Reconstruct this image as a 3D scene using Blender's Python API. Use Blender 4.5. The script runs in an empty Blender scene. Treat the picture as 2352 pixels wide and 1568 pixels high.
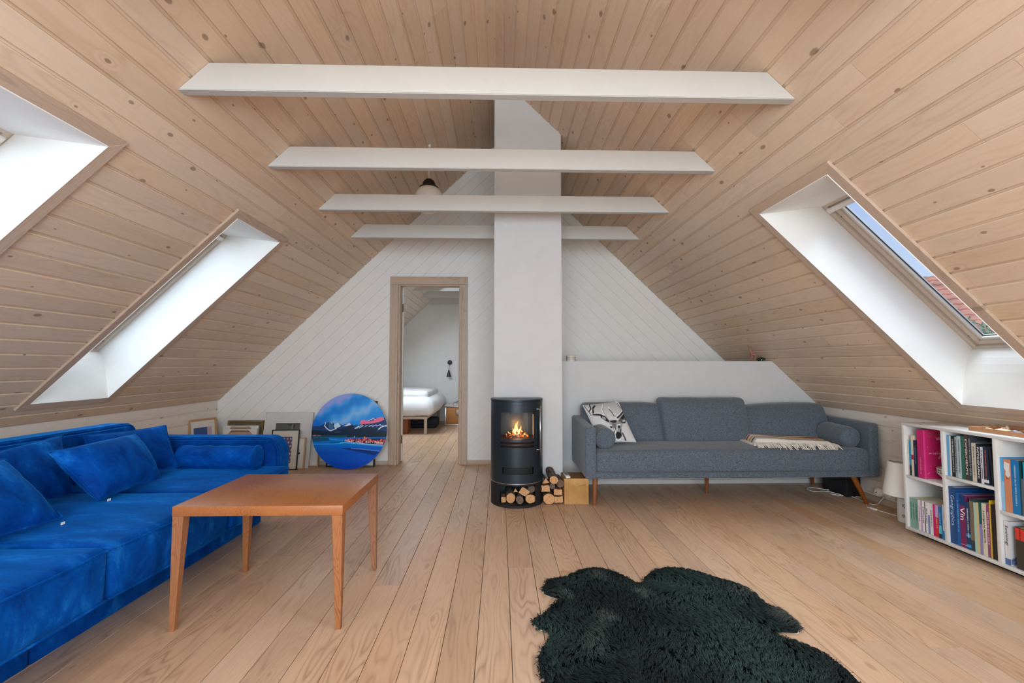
import bpy, bmesh, math, random
import numpy as np
from mathutils import Vector, Matrix, noise

random.seed(7); np.random.seed(7)
S = bpy.context.scene
COL = S.collection

# ------------------------------------------------------------------ camera
F, YAW, PIT, CH = 1064.36, .0268, .0504, 1.0783
cd = bpy.data.cameras.new('camera'); cam = bpy.data.objects.new('camera', cd); COL.objects.link(cam)
cd.sensor_width = 36; cd.lens = F/2352*36; cd.clip_start = .05; cd.clip_end = 200
cam.location = (0, 0, CH)
cam.rotation_euler = (math.pi/2+PIT, 0, -YAW)
S.camera = cam

def ray(u, v):
    x, y, z = (u-1176)/F, 1., (784-v)/F
    c, s = math.cos(PIT), math.sin(PIT); y, z = c*y-s*z, s*y+c*z
    c, s = math.cos(YAW), math.sin(YAW); x, y = c*x+s*y, -s*x+c*y
    return Vector((x, y, z))
def P(u, v, y):            # point of the photograph on the upright plane at depth y
    r = ray(u, v); t = y/r.y
    return Vector((r.x*t, y, CH+r.z*t))
def FL(u, v, z=0.):        # point of the photograph on a level plane
    r = ray(u, v); t = (z-CH)/r.z
    return Vector((r.x*t, r.y*t, z))

# ------------------------------------------------------------------ world, lights, exposure
S.view_settings.view_transform = 'Standard'
try: S.view_settings.look = 'None'
except Exception: pass
S.view_settings.gamma = 1; S.view_settings.use_curve_mapping = False
S.view_settings.exposure = 0.43
S.cycles.use_denoising = True; S.cycles.use_adaptive_sampling = True; S.cycles.adaptive_threshold = .015
S.cycles.max_bounces = 8; S.cycles.diffuse_bounces = 6; S.cycles.glossy_bounces = 3
S.cycles.transparent_max_bounces = 12; S.cycles.caustics_reflective = False; S.cycles.caustics_refractive = False
S.cycles.sample_clamp_indirect = 6

W = bpy.data.worlds.new('sky'); S.world = W; W.use_nodes = True
nt = W.node_tree; nt.nodes.clear()
def N(nt, t, **k):
    n = nt.nodes.new(t)
    for a, b in k.items(): setattr(n, a, b)
    return n
wo = N(nt, 'ShaderNodeOutputWorld'); bg = N(nt, 'ShaderNodeBackground')
tc = N(nt, 'ShaderNodeTexCoord'); sep = N(nt, 'ShaderNodeSeparateXYZ')
nt.links.new(tc.outputs['Generated'], sep.inputs[0])
rmp = N(nt, 'ShaderNodeValToRGB')
rmp.color_ramp.elements[0].position = .145; rmp.color_ramp.elements[0].color = (.46, .56, .76, 1)
e_ = rmp.color_ramp.elements.new(.185); e_.color = (.09, .25, .60, 1)
rmp.color_ramp.elements[1].position = .62; rmp.color_ramp.elements[1].color = (.045, .17, .50, 1)
nt.links.new(sep.outputs['Z'], rmp.inputs[0])
mp = N(nt, 'ShaderNodeMapping'); mp.inputs['Scale'].default_value = (1, 1, 2.2); mp.inputs['Location'].default_value = (.3, .1, .0)
nz = N(nt, 'ShaderNodeTexNoise'); nz.inputs['Scale'].default_value = 2.0; nz.inputs['Detail'].default_value = 6
nt.links.new(tc.outputs['Generated'], mp.inputs[0]); nt.links.new(mp.outputs[0], nz.inputs['Vector'])
cr = N(nt, 'ShaderNodeValToRGB'); cr.color_ramp.elements[0].position = .50; cr.color_ramp.elements[1].position = .66
nt.links.new(nz.outputs['Fac'], cr.inputs[0])
mx = N(nt, 'ShaderNodeMixRGB'); mx.inputs[2].default_value = (.75, .78, .85, 1)
nt.links.new(cr.outputs[0], mx.inputs[0]); nt.links.new(rmp.outputs[0], mx.inputs[1])
nt.links.new(mx.outputs[0], bg.inputs[0]); bg.inputs[1].default_value = 1.0
nt.links.new(bg.outputs[0], wo.inputs[0])

def area(name, loc, direction, sx, sy, power, col=(1, 1, 1)):
    l = bpy.data.lights.new(name, 'AREA'); l.shape = 'RECTANGLE'; l.size = sx; l.size_y = sy; l.energy = power; l.color = col
    o = bpy.data.objects.new(name, l); COL.objects.link(o); o.location = loc
    o.rotation_euler = Vector(direction).to_track_quat('-Z', 'Y').to_euler(); return o
RX, ZR, SL = -.0335, 3.5825, .9579
AL = math.atan(SL); CA, SA = math.cos(AL), math.sin(AL)
KXL, KXR, KZ = -3.043, 2.976, .70
DAY = (.77, .895, 1.0)
def sky_light(name, side, y, s, off, w, h, power):
    # area lamp for sky daylight, lying outside a roof opening (side -1 left, +1 right)
    loc = Vector((RX+side*(s*CA+off*SA), y, ZR-s*SA+off*CA))
    d = Vector((-side*SA, 0, -CA))
    o = area(name, loc, d, w, h, power, DAY)
    X = Vector((0, 1, 0)); Z = -d; Y = Z.cross(X)
    o.matrix_world = Matrix.Translation(loc) @ Matrix((X, Y, Z)).transposed().to_4x4()
    return o
sky_light('daylight_left_far', -1, 3.20, 3.14, .42, .60, 1.25, 6.5)
sky_light('daylight_left_near', -1, 1.67, 3.14, .42, .60, 1.25, 6.5)
sky_light('fill_left_rear', -1, -.30, 3.14, .42, .9, 1.25, 45)  # added fill lamp over a made-up roof opening behind the view
sky_light('fill_right_rear', 1, .30, 3.14, .42, .9, 1.25, 45)  # added fill lamp over the made-up rear opening of the right slope
area('fill_right_high', (2.75, 2.45, 3.05), (-.35, 0, -1), .9, .5, 44, DAY)  # added lamp, unseen above the right skylight, to brighten its lining
area('fill_rear', (0, -2.05, 1.45), (0, 1, .16), 2.6, 2.0, 140, (.79, .91, 1.0))  # added fill lamp before the made-up rear opening, lighting the room frontally
area('daylight_bedroom', (-1.55, 7.0, 1.95), (.6, -.15, -.9), .8, 1.2, 32, DAY)

# ------------------------------------------------------------------ material helpers
def C(h, a=1):
    h = h.lstrip('#'); r = [int(h[i:i+2], 16)/255 for i in (0, 2, 4)]
    return tuple(((c/12.92) if c <= .04045 else ((c+.055)/1.055)**2.4) for c in r)+(a,)
MATS = {}
def new_mat(name):
    m = bpy.data.materials.new(name); m.use_nodes = True; nt = m.node_tree
    b = nt.nodes.get('Principled BSDF'); MATS[name] = m
    return m, nt, b
def spec(b, v):
    for k in ('Specular IOR Level', 'Specular'):
        if k in b.inputs: b.inputs[k].default_value = v; return
def plain(name, col, rough=.6, metal=0., bump=0., bscale=200., var=0., vscale=8., sp=.5, sheen=0.):
    if name in MATS: return MATS[name]
    m, nt, b = new_mat(name)
    col = C(col) if isinstance(col, str) else tuple(col)
    b.inputs['Base Color'].default_value = col
    b.inputs['Roughness'].default_value = rough; b.inputs['Metallic'].default_value = metal; spec(b, sp)
    if sheen and 'Sheen Weight' in b.inputs: b.inputs['Sheen Weight'].default_value = sheen
    tcn = N(nt, 'ShaderNodeTexCoord')
    n = N(nt, 'ShaderNodeTexNoise'); n.inputs['Scale'].default_value = vscale; n.inputs['Detail'].default_value = 4
    nt.links.new(tcn.outputs['Object'], n.inputs['Vector'])
    r = N(nt, 'ShaderNodeMapRange'); r.inputs['From Min'].default_value = .3; r.inputs['From Max'].default_value = .7
    v = max(var, .02); r.inputs['To Min'].default_value = 1-v; r.inputs['To Max'].default_value = 1+v
    nt.links.new(n.outputs['Fac'], r.inputs['Value'])
    h = N(nt, 'ShaderNodeHueSaturation'); h.inputs['Color'].default_value = col
    nt.links.new(r.outputs[0], h.inputs['Value']); nt.links.new(h.outputs[0], b.inputs['Base Color'])
    if bump:
        n2 = N(nt, 'ShaderNodeTexNoise'); n2.inputs['Scale'].default_value = bscale; n2.inputs['Detail'].default_value = 3
        nt.links.new(tcn.outputs['Object'], n2.inputs['Vector'])
        bp = N(nt, 'ShaderNodeBump'); bp.inputs['Strength'].default_value = bump; bp.inputs['Distance'].default_value = .004
        nt.links.new(n2.outputs['Fac'], bp.inputs['Height']); nt.links.new(bp.outputs[0], b.inputs['Normal'])
    return m
def math_n(nt, op, a, b=None, c=None):
    n = N(nt, 'ShaderNodeMath', operation=op)
    for i, x in enumerate((a, b, c)):
        if x is None: continue
        if isinstance(x, (int, float)): n.inputs[i].default_value = x
        else: nt.links.new(x, n.inputs[i])
    return n.outputs[0]
def wood(name, base, grain, knot, gs=1., gstr=.5, kstr=.7, rough=.5, var=.08, freq=60., kx=6., ky=9., kthr=.55, stain=.0, staincol='#8a6a50'):
    """wood whose grain runs along the local X of each piece"""
    m, nt, b = new_mat(name); L = nt.links
    tcn = N(nt, 'ShaderNodeTexCoord'); oi = N(nt, 'ShaderNodeObjectInfo')
    off = N(nt, 'ShaderNodeVectorMath', operation='SCALE'); off.inputs[0].default_value = (37., 19., 11.); L.new(oi.outputs['Random'], off.inputs['Scale'])
    ad = N(nt, 'ShaderNodeVectorMath', operation='ADD'); L.new(tcn.outputs['Object'], ad.inputs[0]); L.new(off.outputs[0], ad.inputs[1])
    base_v = ad.outputs[0]
    def mapped(sx, sy, sz):
        mpn = N(nt, 'ShaderNodeMapping'); mpn.inputs['Scale'].default_value = (sx, sy, sz); L.new(base_v, mpn.inputs[0]); return mpn.outputs[0]
    def noi(vec, sc, det=3, rgh=.5, dist=0.):
        n = N(nt, 'ShaderNodeTexNoise'); n.inputs['Scale'].default_value = sc; n.inputs['Detail'].default_value = det
        n.inputs['Roughness'].default_value = rgh; n.inputs['Distortion'].default_value = dist; L.new(vec, n.inputs['Vector']); return n.outputs['Fac']
    # knots
    vo = N(nt, 'ShaderNodeTexVoronoi', voronoi_dimensions='2D'); vo.inputs['Scale'].default_value = 1.; vo.inputs['Randomness'].default_value = .9
    L.new(mapped(kx, ky, ky), vo.inputs['Vector'])
    sepc = N(nt, 'ShaderNodeSeparateColor'); L.new(vo.outputs['Color'], sepc.inputs[0])
    sel = math_n(nt, 'GREATER_THAN', sepc.outputs[0], kthr)
    size = math_n(nt, 'MULTIPLY_ADD', math_n(nt, 'POWER', sepc.outputs[1], 2.), .075, .035)
    kd = math_n(nt, 'DIVIDE', vo.outputs['Distance'], size)
    km = N(nt, 'ShaderNodeMapRange'); km.inputs['From Min'].default_value = 1.15; km.inputs['From Max'].default_value = .75; L.new(kd, km.inputs['Value'])
    kmask = math_n(nt, 'MULTIPLY', km.outputs[0], sel)
    halo = N(nt, 'ShaderNodeMapRange'); halo.inputs['From Min'].default_value = 4.; halo.inputs['From Max'].default_value = 0.; L.new(kd, halo.inputs['Value'])
    hm = math_n(nt, 'MULTIPLY', halo.outputs[0], sel)
    # cathedral grain: bands across Y bent by slow noise and by the knots
    sx = N(nt, 'ShaderNodeSeparateXYZ'); L.new(base_v, sx.inputs[0])
    slow = noi(mapped(.9*gs, 5.5*gs, 5.5*gs), 1.6, 2)
    ph = math_n(nt, 'MULTIPLY', slow, 2.6)
    yy = math_n(nt, 'ADD', math_n(nt, 'MULTIPLY', sx.outputs['Y'], freq*.35), math_n(nt, 'MULTIPLY', ph, freq*.32))
    yy = math_n(nt, 'ADD', yy, math_n(nt, 'MULTIPLY', hm, 3.5))
    band = math_n(nt, 'PINGPONG', yy, 1.0)
    band = math_n(nt, 'POWER', band, 2.2)
    fine = noi(mapped(4*gs, 160*gs, 160*gs), 1., 3)
    fine = math_n(nt, 'MULTIPLY', math_n(nt, 'SUBTRACT', fine, .45), 1.6)
    patch = noi(mapped(1.3, 6, 6), 1.2, 3)
    pm = N(nt, 'ShaderNodeMapRange'); pm.inputs['From Min'].default_value = .42; pm.inputs['From Max'].default_value = .68; L.new(patch, pm.inputs['Value'])
    g = math_n(nt, 'ADD', math_n(nt, 'MULTIPLY', math_n(nt, 'MULTIPLY', band, math_n(nt, 'MULTIPLY_ADD', pm.outputs[0], .8, .2)), .75), math_n(nt, 'MULTIPLY', fine, .35))
    g = math_n(nt, 'MULTIPLY', g, gstr)
    gcl = N(nt, 'ShaderNodeClamp'); L.new(g, gcl.inputs[0])
    m1 = N(nt, 'ShaderNodeMixRGB'); m1.inputs[1].default_value = C(base); m1.inputs[2].default_value = C(grain); L.new(gcl.outputs[0], m1.inputs[0])
    col = m1.outputs[0]
    if stain:
        st = noi(mapped(.8, 1.2, 1.2), 1.5, 3); sm = N(nt, 'ShaderNodeMapRange'); sm.inputs['From Min'].default_value = .5; sm.inputs['From Max'].default_value = .75
        sm.inputs['To Max'].default_value = stain; L.new(st, sm.inputs['Value'])
        ms = N(nt, 'ShaderNodeMixRGB'); ms.inputs[2].default_value = C(staincol); L.new(sm.outputs[0], ms.inputs[0]); L.new(col, ms.inputs[1]); col = ms.outputs[0]
    m2 = N(nt, 'ShaderNodeMixRGB'); m2.inputs[2].default_value = C(knot); L.new(math_n(nt, 'MULTIPLY', kmask, kstr), m2.inputs[0]); L.new(col, m2.inputs[1])
    hs = N(nt, 'ShaderNodeHueSaturation'); L.new(m2.outputs[0], hs.inputs['Color'])
    rv = N(nt, 'ShaderNodeMapRange'); rv.inputs['To Min'].default_value = 1-var; rv.inputs['To Max'].default_value = 1+var; L.new(oi.outputs['Random'], rv.inputs['Value']); L.new(rv.outputs[0], hs.inputs['Value'])
    sv = math_n(nt, 'FRACT', math_n(nt, 'MULTIPLY', oi.outputs['Random'], 17.3)); L.new(math_n(nt, 'MULTIPLY_ADD', sv, .2, .9), hs.inputs['Saturation'])
    L.new(hs.outputs[0], b.inputs['Base Color']); b.inputs['Roughness'].default_value = rough; spec(b, .35)
    bp = N(nt, 'ShaderNodeBump'); bp.inputs['Strength'].default_value = .12; bp.inputs['Distance'].default_value = .001
    L.new(math_n(nt, 'SUBTRACT', 1., gcl.outputs[0]), bp.inputs['Height']); L.new(bp.outputs[0], b.inputs['Normal'])
    return m
M_CEIL = wood('whitewashed_pine', '#dcc5ad', '#bfa385', '#7f6650', gs=.8, gstr=.55, kstr=.7, rough=.6, var=.06, freq=26, kx=4.6, ky=8.5, kthr=.66)
M_KNEE = wood('pale_washed_pine', '#e8e0d6', '#ccc0b3', '#86796c', gs=.8, gstr=.45, kstr=.6, rough=.6, var=.05, freq=26, kx=4.6, ky=8.5, kthr=.7)
M_FLOOR = wood('soaped_pine_floor', '#ccab8e', '#96765b', '#87694f', gs=.7, gstr=.95, kstr=.38, rough=.42, var=.085, freq=44, kx=2.6, ky=7, kthr=.8, stain=.42, staincol='#ae886a')
M_TRIM = wood('greyed_pine_trim', '#c6b19e', '#9c8473', '#6f5a4a', gs=1., gstr=.75, kstr=.4, rough=.6, var=.05, freq=40, kthr=.9)
M_TEAK = wood('teak', '#a16b48', '#6c4029', '#7a3c1e', gs=1.3, gstr=1.1, kstr=.0, rough=.34, var=.03, freq=70, kthr=1.1)
M_WINWOOD = wood('window_wood', '#cfc3b6', '#b5a698', '#9c8d80', gs=1., gstr=.4, kstr=0, rough=.5, var=.03, freq=50, kthr=1.1)
M_FRAMEWOOD = wood('light_frame_wood', '#c09a75', '#a27c58', '#8a6440', gs=2, gstr=.5, kstr=0, rough=.5, var=.05, freq=80, kthr=1.1)
M_WALNUT = wood('walnut_leg', '#8a4f28', '#5f3218', '#4a2510', gs=2, gstr=.6, kstr=0, rough=.32, var=.03, freq=80, kthr=1.1)
M_WHITE = plain('white_paint', '#dcdbd8', .55, bump=.05, bscale=60)
M_BOARDW = plain('white_board_paint', '#eaeae8', .5, bump=.04, bscale=90)
M_PLASTER = plain('white_plaster', '#cfd0d1', .75, bump=.25, bscale=28)
M_REVEAL = plain('white_lining', '#efefec', .6)
M_BEAM = plain('beam_paint', '#c6c5c2', .5, bump=.12, bscale=35)
M_BLACK = plain('black_paint', '#17181a', .4)
M_STEEL = plain('brushed_steel', '#c8c8c8', .28, metal=1.)
M_BRASS = plain('aged_brass', '#5e4a2a', .45, metal=.7)
M_IRON = plain('stove_steel', '#26313a', .38, metal=.35, bump=.04, bscale=300, sp=.5)
M_IRON2 = plain('stove_inner', '#141414', .7)
M_PLASTIC = plain('white_plastic', '#e4e2de', .35)
M_CARD = plain('white_card', '#e3e2de', .7)
M_PAPER = plain('book_paper', '#cdbfa6', .8)

def velvet():
    m, nt, b = new_mat('blue_velvet'); L = nt.links
    tcn = N(nt, 'ShaderNodeTexCoord')
    mpn = N(nt, 'ShaderNodeMapping'); mpn.inputs['Scale'].default_value = (1.6, 4.2, 3); mpn.inputs['Rotation'].default_value = (0, 0, -.55); L.new(tcn.outputs['Object'], mpn.inputs[0])
    n = N(nt, 'ShaderNodeTexNoise'); n.inputs['Scale'].default_value = 2.2; n.inputs['Detail'].default_value = 7; n.inputs['Roughness'].default_value = .68; n.inputs['Distortion'].default_value = .35; L.new(mpn.outputs[0], n.inputs['Vector'])
    r = N(nt, 'ShaderNodeValToRGB'); e = r.color_ramp.elements; e[0].position = .30; e[0].color = (.0004, .024, .165, 1); e[1].position = .76; e[1].color = (.012, .19, .64, 1)  # pale end of the ramp paints sheen streaks into the base colour
    x = e.new(.55); x.color = (.0006, .066, .34, 1)
    L.new(n.outputs['Fac'], r.inputs[0]); L.new(r.outputs[0], b.inputs['Base Color'])
    b.inputs['Roughness'].default_value = .75; spec(b, .05)
    b.inputs['Sheen Weight'].default_value = .5; b.inputs['Sheen Roughness'].default_value = .35; b.inputs['Sheen Tint'].default_value = (.02, .35, 1, 1)
    n2 = N(nt, 'ShaderNodeTexNoise'); n2.inputs['Scale'].default_value = 9; n2.inputs['Detail'].default_value = 4; L.new(mpn.outputs[0], n2.inputs['Vector'])
    bp = N(nt, 'ShaderNodeBump'); bp.inputs['Strength'].default_value = .08; bp.inputs['Distance'].default_value = .01; L.new(n2.outputs['Fac'], bp.inputs['Height']); L.new(bp.outputs[0], b.inputs['Normal'])
    return m
M_VELVET = velvet()
def tweed(name, dark, light, sc=260):
    m, nt, b = new_mat(name); L = nt.links
    tcn = N(nt, 'ShaderNodeTexCoord'); vals = []
    for k, s3 in enumerate(((sc*.16, sc, sc), (sc, sc, sc*.16), (sc*.5, sc*.5, sc*.5))):
        mpn = N(nt, 'ShaderNodeMapping'); mpn.inputs['Scale'].default_value = s3; L.new(tcn.outputs['Object'], mpn.inputs[0])
        n = N(nt, 'ShaderNodeTexNoise'); n.inputs['Scale'].default_value = 1; n.inputs['Detail'].default_value = 2; L.new(mpn.outputs[0], n.inputs['Vector']); vals.append(n.outputs['Fac'])
    s = math_n(nt, 'ADD', math_n(nt, 'MULTIPLY', vals[0], .5), math_n(nt, 'MULTIPLY', vals[1], .25)); s = math_n(nt, 'ADD', s, math_n(nt, 'MULTIPLY', vals[2], .25))
    r = N(nt, 'ShaderNodeValToRGB'); e = r.color_ramp.elements; e[0].position = .40; e[0].color = C(dark); e[1].position = .62; e[1].color = C(light)
    L.new(s, r.inputs[0]); L.new(r.outputs[0], b.inputs['Base Color']); b.inputs['Roughness'].default_value = .9; spec(b, .15)
    b.inputs['Sheen Weight'].default_value = .25
    bp = N(nt, 'ShaderNodeBump'); bp.inputs['Strength'].default_value = .35; bp.inputs['Distance'].default_value = .002; L.new(s, bp.inputs['Height']); L.new(bp.outputs[0], b.inputs['Normal'])
    return m
M_TWEED = tweed('charcoal_weave', '#3a444e', '#76828e', 560)
def attr_mat(name, rough=.6, sp=.3):
    m, nt, b = new_mat(name)
    a = N(nt, 'ShaderNodeAttribute'); a.attribute_name = 'print'; nt.links.new(a.outputs['Color'], b.inputs['Base Color'])
    b.inputs['Roughness'].default_value = rough; spec(b, sp); return m
M_PRINT = attr_mat('printed_surface'); M_PRINTGLOSS = attr_mat('glossy_print', .25, .5); M_FUR = attr_mat('fleece', .85, .12)
def glass(name, tint=(1, 1, 1, 1)):
    m = bpy.data.materials.new(name); m.use_nodes = True; nt = m.node_tree; nt.nodes.clear()
    o = N(nt, 'ShaderNodeOutputMaterial'); t = N(nt, 'ShaderNodeBsdfTransparent'); t.inputs[0].default_value = tint
    g = N(nt, 'ShaderNodeBsdfGlossy'); g.inputs['Roughness'].default_value = .02
    lw = N(nt, 'ShaderNodeLayerWeight'); lw.inputs[0].default_value = .5; pw = math_n(nt, 'MULTIPLY_ADD', math_n(nt, 'POWER', lw.outputs['Facing'], 5.), .85, .035); mxs = N(nt, 'ShaderNodeMixShader')
    nt.links.new(pw, mxs.inputs[0]); nt.links.new(t.outputs[0], mxs.inputs[1]); nt.links.new(g.outputs[0], mxs.inputs[2]); nt.links.new(mxs.outputs[0], o.inputs[0]); return m
M_GLASS = glass('window_glass', (.96, .98, .98, 1)); M_STOVEGLASS = glass('stove_glass', (.93, .92, .9, 1))
def bark(name, c1, c2, sc=40):
    m, nt, b = new_mat(name); L = nt.links; tcn = N(nt, 'ShaderNodeTexCoord')
    mpn = N(nt, 'ShaderNodeMapping'); mpn.inputs['Scale'].default_value = (sc*.35, sc*2, sc*2); L.new(tcn.outputs['Object'], mpn.inputs[0])
    n = N(nt, 'ShaderNodeTexNoise'); n.inputs['Scale'].default_value = 1; n.inputs['Detail'].default_value = 5; L.new(mpn.outputs[0], n.inputs['Vector'])
    r = N(nt, 'ShaderNodeValToRGB'); r.color_ramp.elements[0].position = .38; r.color_ramp.elements[0].color = C(c1); r.color_ramp.elements[1].position = .62; r.color_ramp.elements[1].color = C(c2)
    L.new(n.outputs['Fac'], r.inputs[0]); L.new(r.outputs[0], b.inputs['Base Color']); b.inputs['Roughness'].default_value = .9
    bp = N(nt, 'ShaderNodeBump'); bp.inputs['Strength'].default_value = .8; bp.inputs['Distance'].default_value = .004; L.new(n.outputs['Fac'], bp.inputs['Height']); L.new(bp.outputs[0], b.inputs['Normal'])
    return m
M_BARK = bark('log_bark', '#2e2824', '#6e6258'); M_BIRCH = bark('birch_bark', '#55504a', '#dcd8d0', 25)
def endgrain(name, c1, c2, ringf=240.):
    m, nt, b = new_mat(name); L = nt.links; tcn = N(nt, 'ShaderNodeTexCoord')
    w = N(nt, 'ShaderNodeTexWave', wave_type='RINGS', rings_direction='X'); w.inputs['Scale'].default_value = ringf/8; w.inputs['Distortion'].default_value = 2.5; w.inputs['Detail'].default_value = 3; w.inputs['Detail Scale'].default_value = 3
    L.new(tcn.outputs['Object'], w.inputs['Vector'])
    n = N(nt, 'ShaderNodeTexNoise'); n.inputs['Scale'].default_value = 25; n.inputs['Detail'].default_value = 4; L.new(tcn.outputs['Object'], n.inputs['Vector'])
    s = math_n(nt, 'ADD', math_n(nt, 'MULTIPLY', w.outputs['Fac'], .45), math_n(nt, 'MULTIPLY', n.outputs['Fac'], .55))
    r = N(nt, 'ShaderNodeValToRGB'); r.color_ramp.elements[0].position = .25; r.color_ramp.elements[0].color = C(c1); r.color_ramp.elements[1].position = .75; r.color_ramp.elements[1].color = C(c2)
    L.new(s, r.inputs[0]); L.new(r.outputs[0], b.inputs['Base Color']); b.inputs['Roughness'].default_value = .8; return m
M_END = endgrain('cut_wood', '#b9804a', '#e0b184'); M_ENDDARK = endgrain('weathered_cut_wood', '#4a3a30', '#8a6f5c')
M_BLOCK = endgrain('block_wood', '#b08248', '#cfa06a', 16)

# ------------------------------------------------------------------ geometry helpers
def link(o, parent=None):
    COL.objects.link(o)
    if parent is not None: o.parent = parent
    return o
def tag(o, label=None, cat=None, group=None, kind=None):
    if label: o['label'] = label
    if cat: o['category'] = cat
    if group: o['group'] = group
    if kind: o['kind'] = kind
    return o
def empty(name, loc=(0, 0, 0), rz=0., label=None, cat=None, group=None, kind=None):
    o = bpy.data.objects.new(name, None); o.empty_display_size = .05; COL.objects.link(o)
    o.location = loc; o.rotation_euler = (0, 0, rz); return tag(o, label, cat, group, kind)
def mesh(name, verts, faces, mat, parent=None, M=None, smooth=False, midx=None, auto=None):
    me = bpy.data.meshes.new(name); me.from_pydata([tuple(v) for v in verts], [], faces)
    for m in (mat if isinstance(mat, (list, tuple)) else [mat]): me.materials.append(m)
    if midx is not None: me.polygons.foreach_set('material_index', midx)
    if smooth: me.polygons.foreach_set('use_smooth', [True]*len(faces))
    me.update(); o = bpy.data.objects.new(name, me); link(o, parent)
    if M is not None: o.matrix_basis = M
    return o
def from_bm(name, bm, mat, parent=None, M=None, smooth=False, angle=None):
    me = bpy.data.meshes.new(name); bmesh.ops.recalc_face_normals(bm, faces=bm.faces); bm.to_mesh(me); bm.free()
    for m in (mat if isinstance(mat, (list, tuple)) else [mat]): me.materials.append(m)
    if smooth:
        me.polygons.foreach_set('use_smooth', [True]*len(me.polygons))
        if angle:
            try: me.set_sharp_from_angle(angle=angle)
            except Exception: pass
    o = bpy.data.objects.new(name, me); link(o, parent)
    if M is not None: o.matrix_basis = M
    return o
def axes(o, X, Y, Z): # matrix from origin and axes
    return Matrix.Translation(Vector(o)) @ Matrix((Vector(X), Vector(Y), Vector(Z))).transposed().to_4x4()
def bm_box(bm, lo, hi, M=None, mi=0):
    x0, y0, z0 = lo; x1, y1, z1 = hi
    vs = [Vector(p) for p in ((x0, y0, z0), (x1, y0, z0), (x1, y1, z0), (x0, y1, z0), (x0, y0, z1), (x1, y0, z1), (x1, y1, z1), (x0, y1, z1))]
    if M is not None: vs = [M @ v for v in vs]
    b = [bm.verts.new(v) for v in vs]; out = []
    for f in ((0, 3, 2, 1), (4, 5, 6, 7), (0, 1, 5, 4), (1, 2, 6, 5), (2, 3, 7, 6), (3, 0, 4, 7)):
        fc = bm.faces.new([b[i] for i in f]); fc.material_index = mi; out.append(fc)
    return b, out
def box(name, lo, hi, mat, parent=None, bev=0., seg=2, M=None, smooth=False):
    bm = bmesh.new(); bm_box(bm, lo, hi)
    if bev: bmesh.ops.bevel(bm, geom=bm.edges[:], offset=bev, segments=seg, affect='EDGES', profile=.5, clamp_overlap=True)
    return from_bm(name, bm, mat, parent, M, smooth=bool(bev) or smooth, angle=.6)
def prism(name, poly, a, b, mat, parent=None, axis='y', bev=0., M=None):
    """extrude a polygon; axis y: poly is (x,z); axis x: poly is (y,z); axis z: (x,y)"""
    bm = bmesh.new()
    def pt(p, t):
        return {'y': (p[0], t, p[1]), 'x': (t, p[0], p[1]), 'z': (p[0], p[1], t)}[axis]
    v0 = [bm.verts.new(pt(p, a)) for p in poly]; v1 = [bm.verts.new(pt(p, b)) for p in poly]; n = len(poly)
    bm.faces.new(v0); bm.faces.new(v1[::-1])
    for i in range(n): bm.faces.new([v0[i], v0[(i+1) % n], v1[(i+1) % n], v1[i]])
    if bev:
        bmesh.ops.recalc_face_normals(bm, faces=bm.faces)
        bmesh.ops.bevel(bm, geom=bm.edges[:], offset=bev, segments=2, affect='EDGES', clamp_overlap=True)
    return from_bm(name, bm, mat, parent, M, smooth=bool(bev), angle=.6)
def lathe(name, prof, mat, parent=None, M=None, n=32, smooth=True, a0=0., a1=2*math.pi, cap=True):
    """profile (r,z) turned about local Z"""
    vs, fs = [], []; full = abs(a1-a0-2*math.pi) < 1e-6; cols = n if full else n+1
    for r, z in prof:
        for k in range(cols):
            a = a0+(a1-a0)*k/n; vs.append((r*math.cos(a), r*math.sin(a), z))
    for i in range(len(prof)-1):
        for k in range(n):
            k2 = (k+1) % cols; fs.append((i*cols+k, i*cols+k2, (i+1)*cols+k2, (i+1)*cols+k))
    o = mesh(name, vs, fs, mat, parent, M, smooth)
    bm = bmesh.new(); bm.from_mesh(o.data); bmesh.ops.remove_doubles(bm, verts=bm.verts, dist=1e-6)
    if cap and full:
        es = [e for e in bm.edges if e.is_boundary]
        if es: bmesh.ops.holes_fill(bm, edges=es, sides=0)
    bmesh.ops.recalc_face_normals(bm, faces=bm.faces); bm.to_mesh(o.data); bm.free()
    if smooth:
        o.data.polygons.foreach_set('use_smooth', [True]*len(o.data.polygons))
        try: o.data.set_sharp_from_angle(angle=.7)
        except Exception: pass
    return o
def tube(name, pts, r, mat, parent=None, closed=False, n=8, M=None, radii=None):
    pts = [Vector(p) for p in pts]; vs, fs = [], []; m = len(pts); up = Vector((0, 0, 1)); prev = None
    for i, p in enumerate(pts):
        if closed: t = pts[(i+1) % m]-pts[i-1]
        else: t = pts[min(i+1, m-1)]-pts[max(i-1, 0)]
        t.normalize()
        if prev is None: a = t.cross(up) if abs(t.dot(up)) < .95 else t.cross(Vector((1, 0, 0)))
        else: a = prev-t*prev.dot(t)
        a.normalize(); prev = a; b = t.cross(a); rr = radii[i] if radii else r
        for k in range(n):
            an = 2*math.pi*k/n; vs.append(p+a*math.cos(an)*rr+b*math.sin(an)*rr)
    for i in range(m if closed else m-1):
        j = (i+1) % m
        for k in range(n): fs.append((i*n+k, i*n+(k+1) % n, j*n+(k+1) % n, j*n+k))
    if not closed: fs.append(tuple(range(n))[::-1]); fs.append(tuple((m-1)*n+k for k in range(n)))
    return mesh(name, vs, fs, mat, parent, M, smooth=True)
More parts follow.
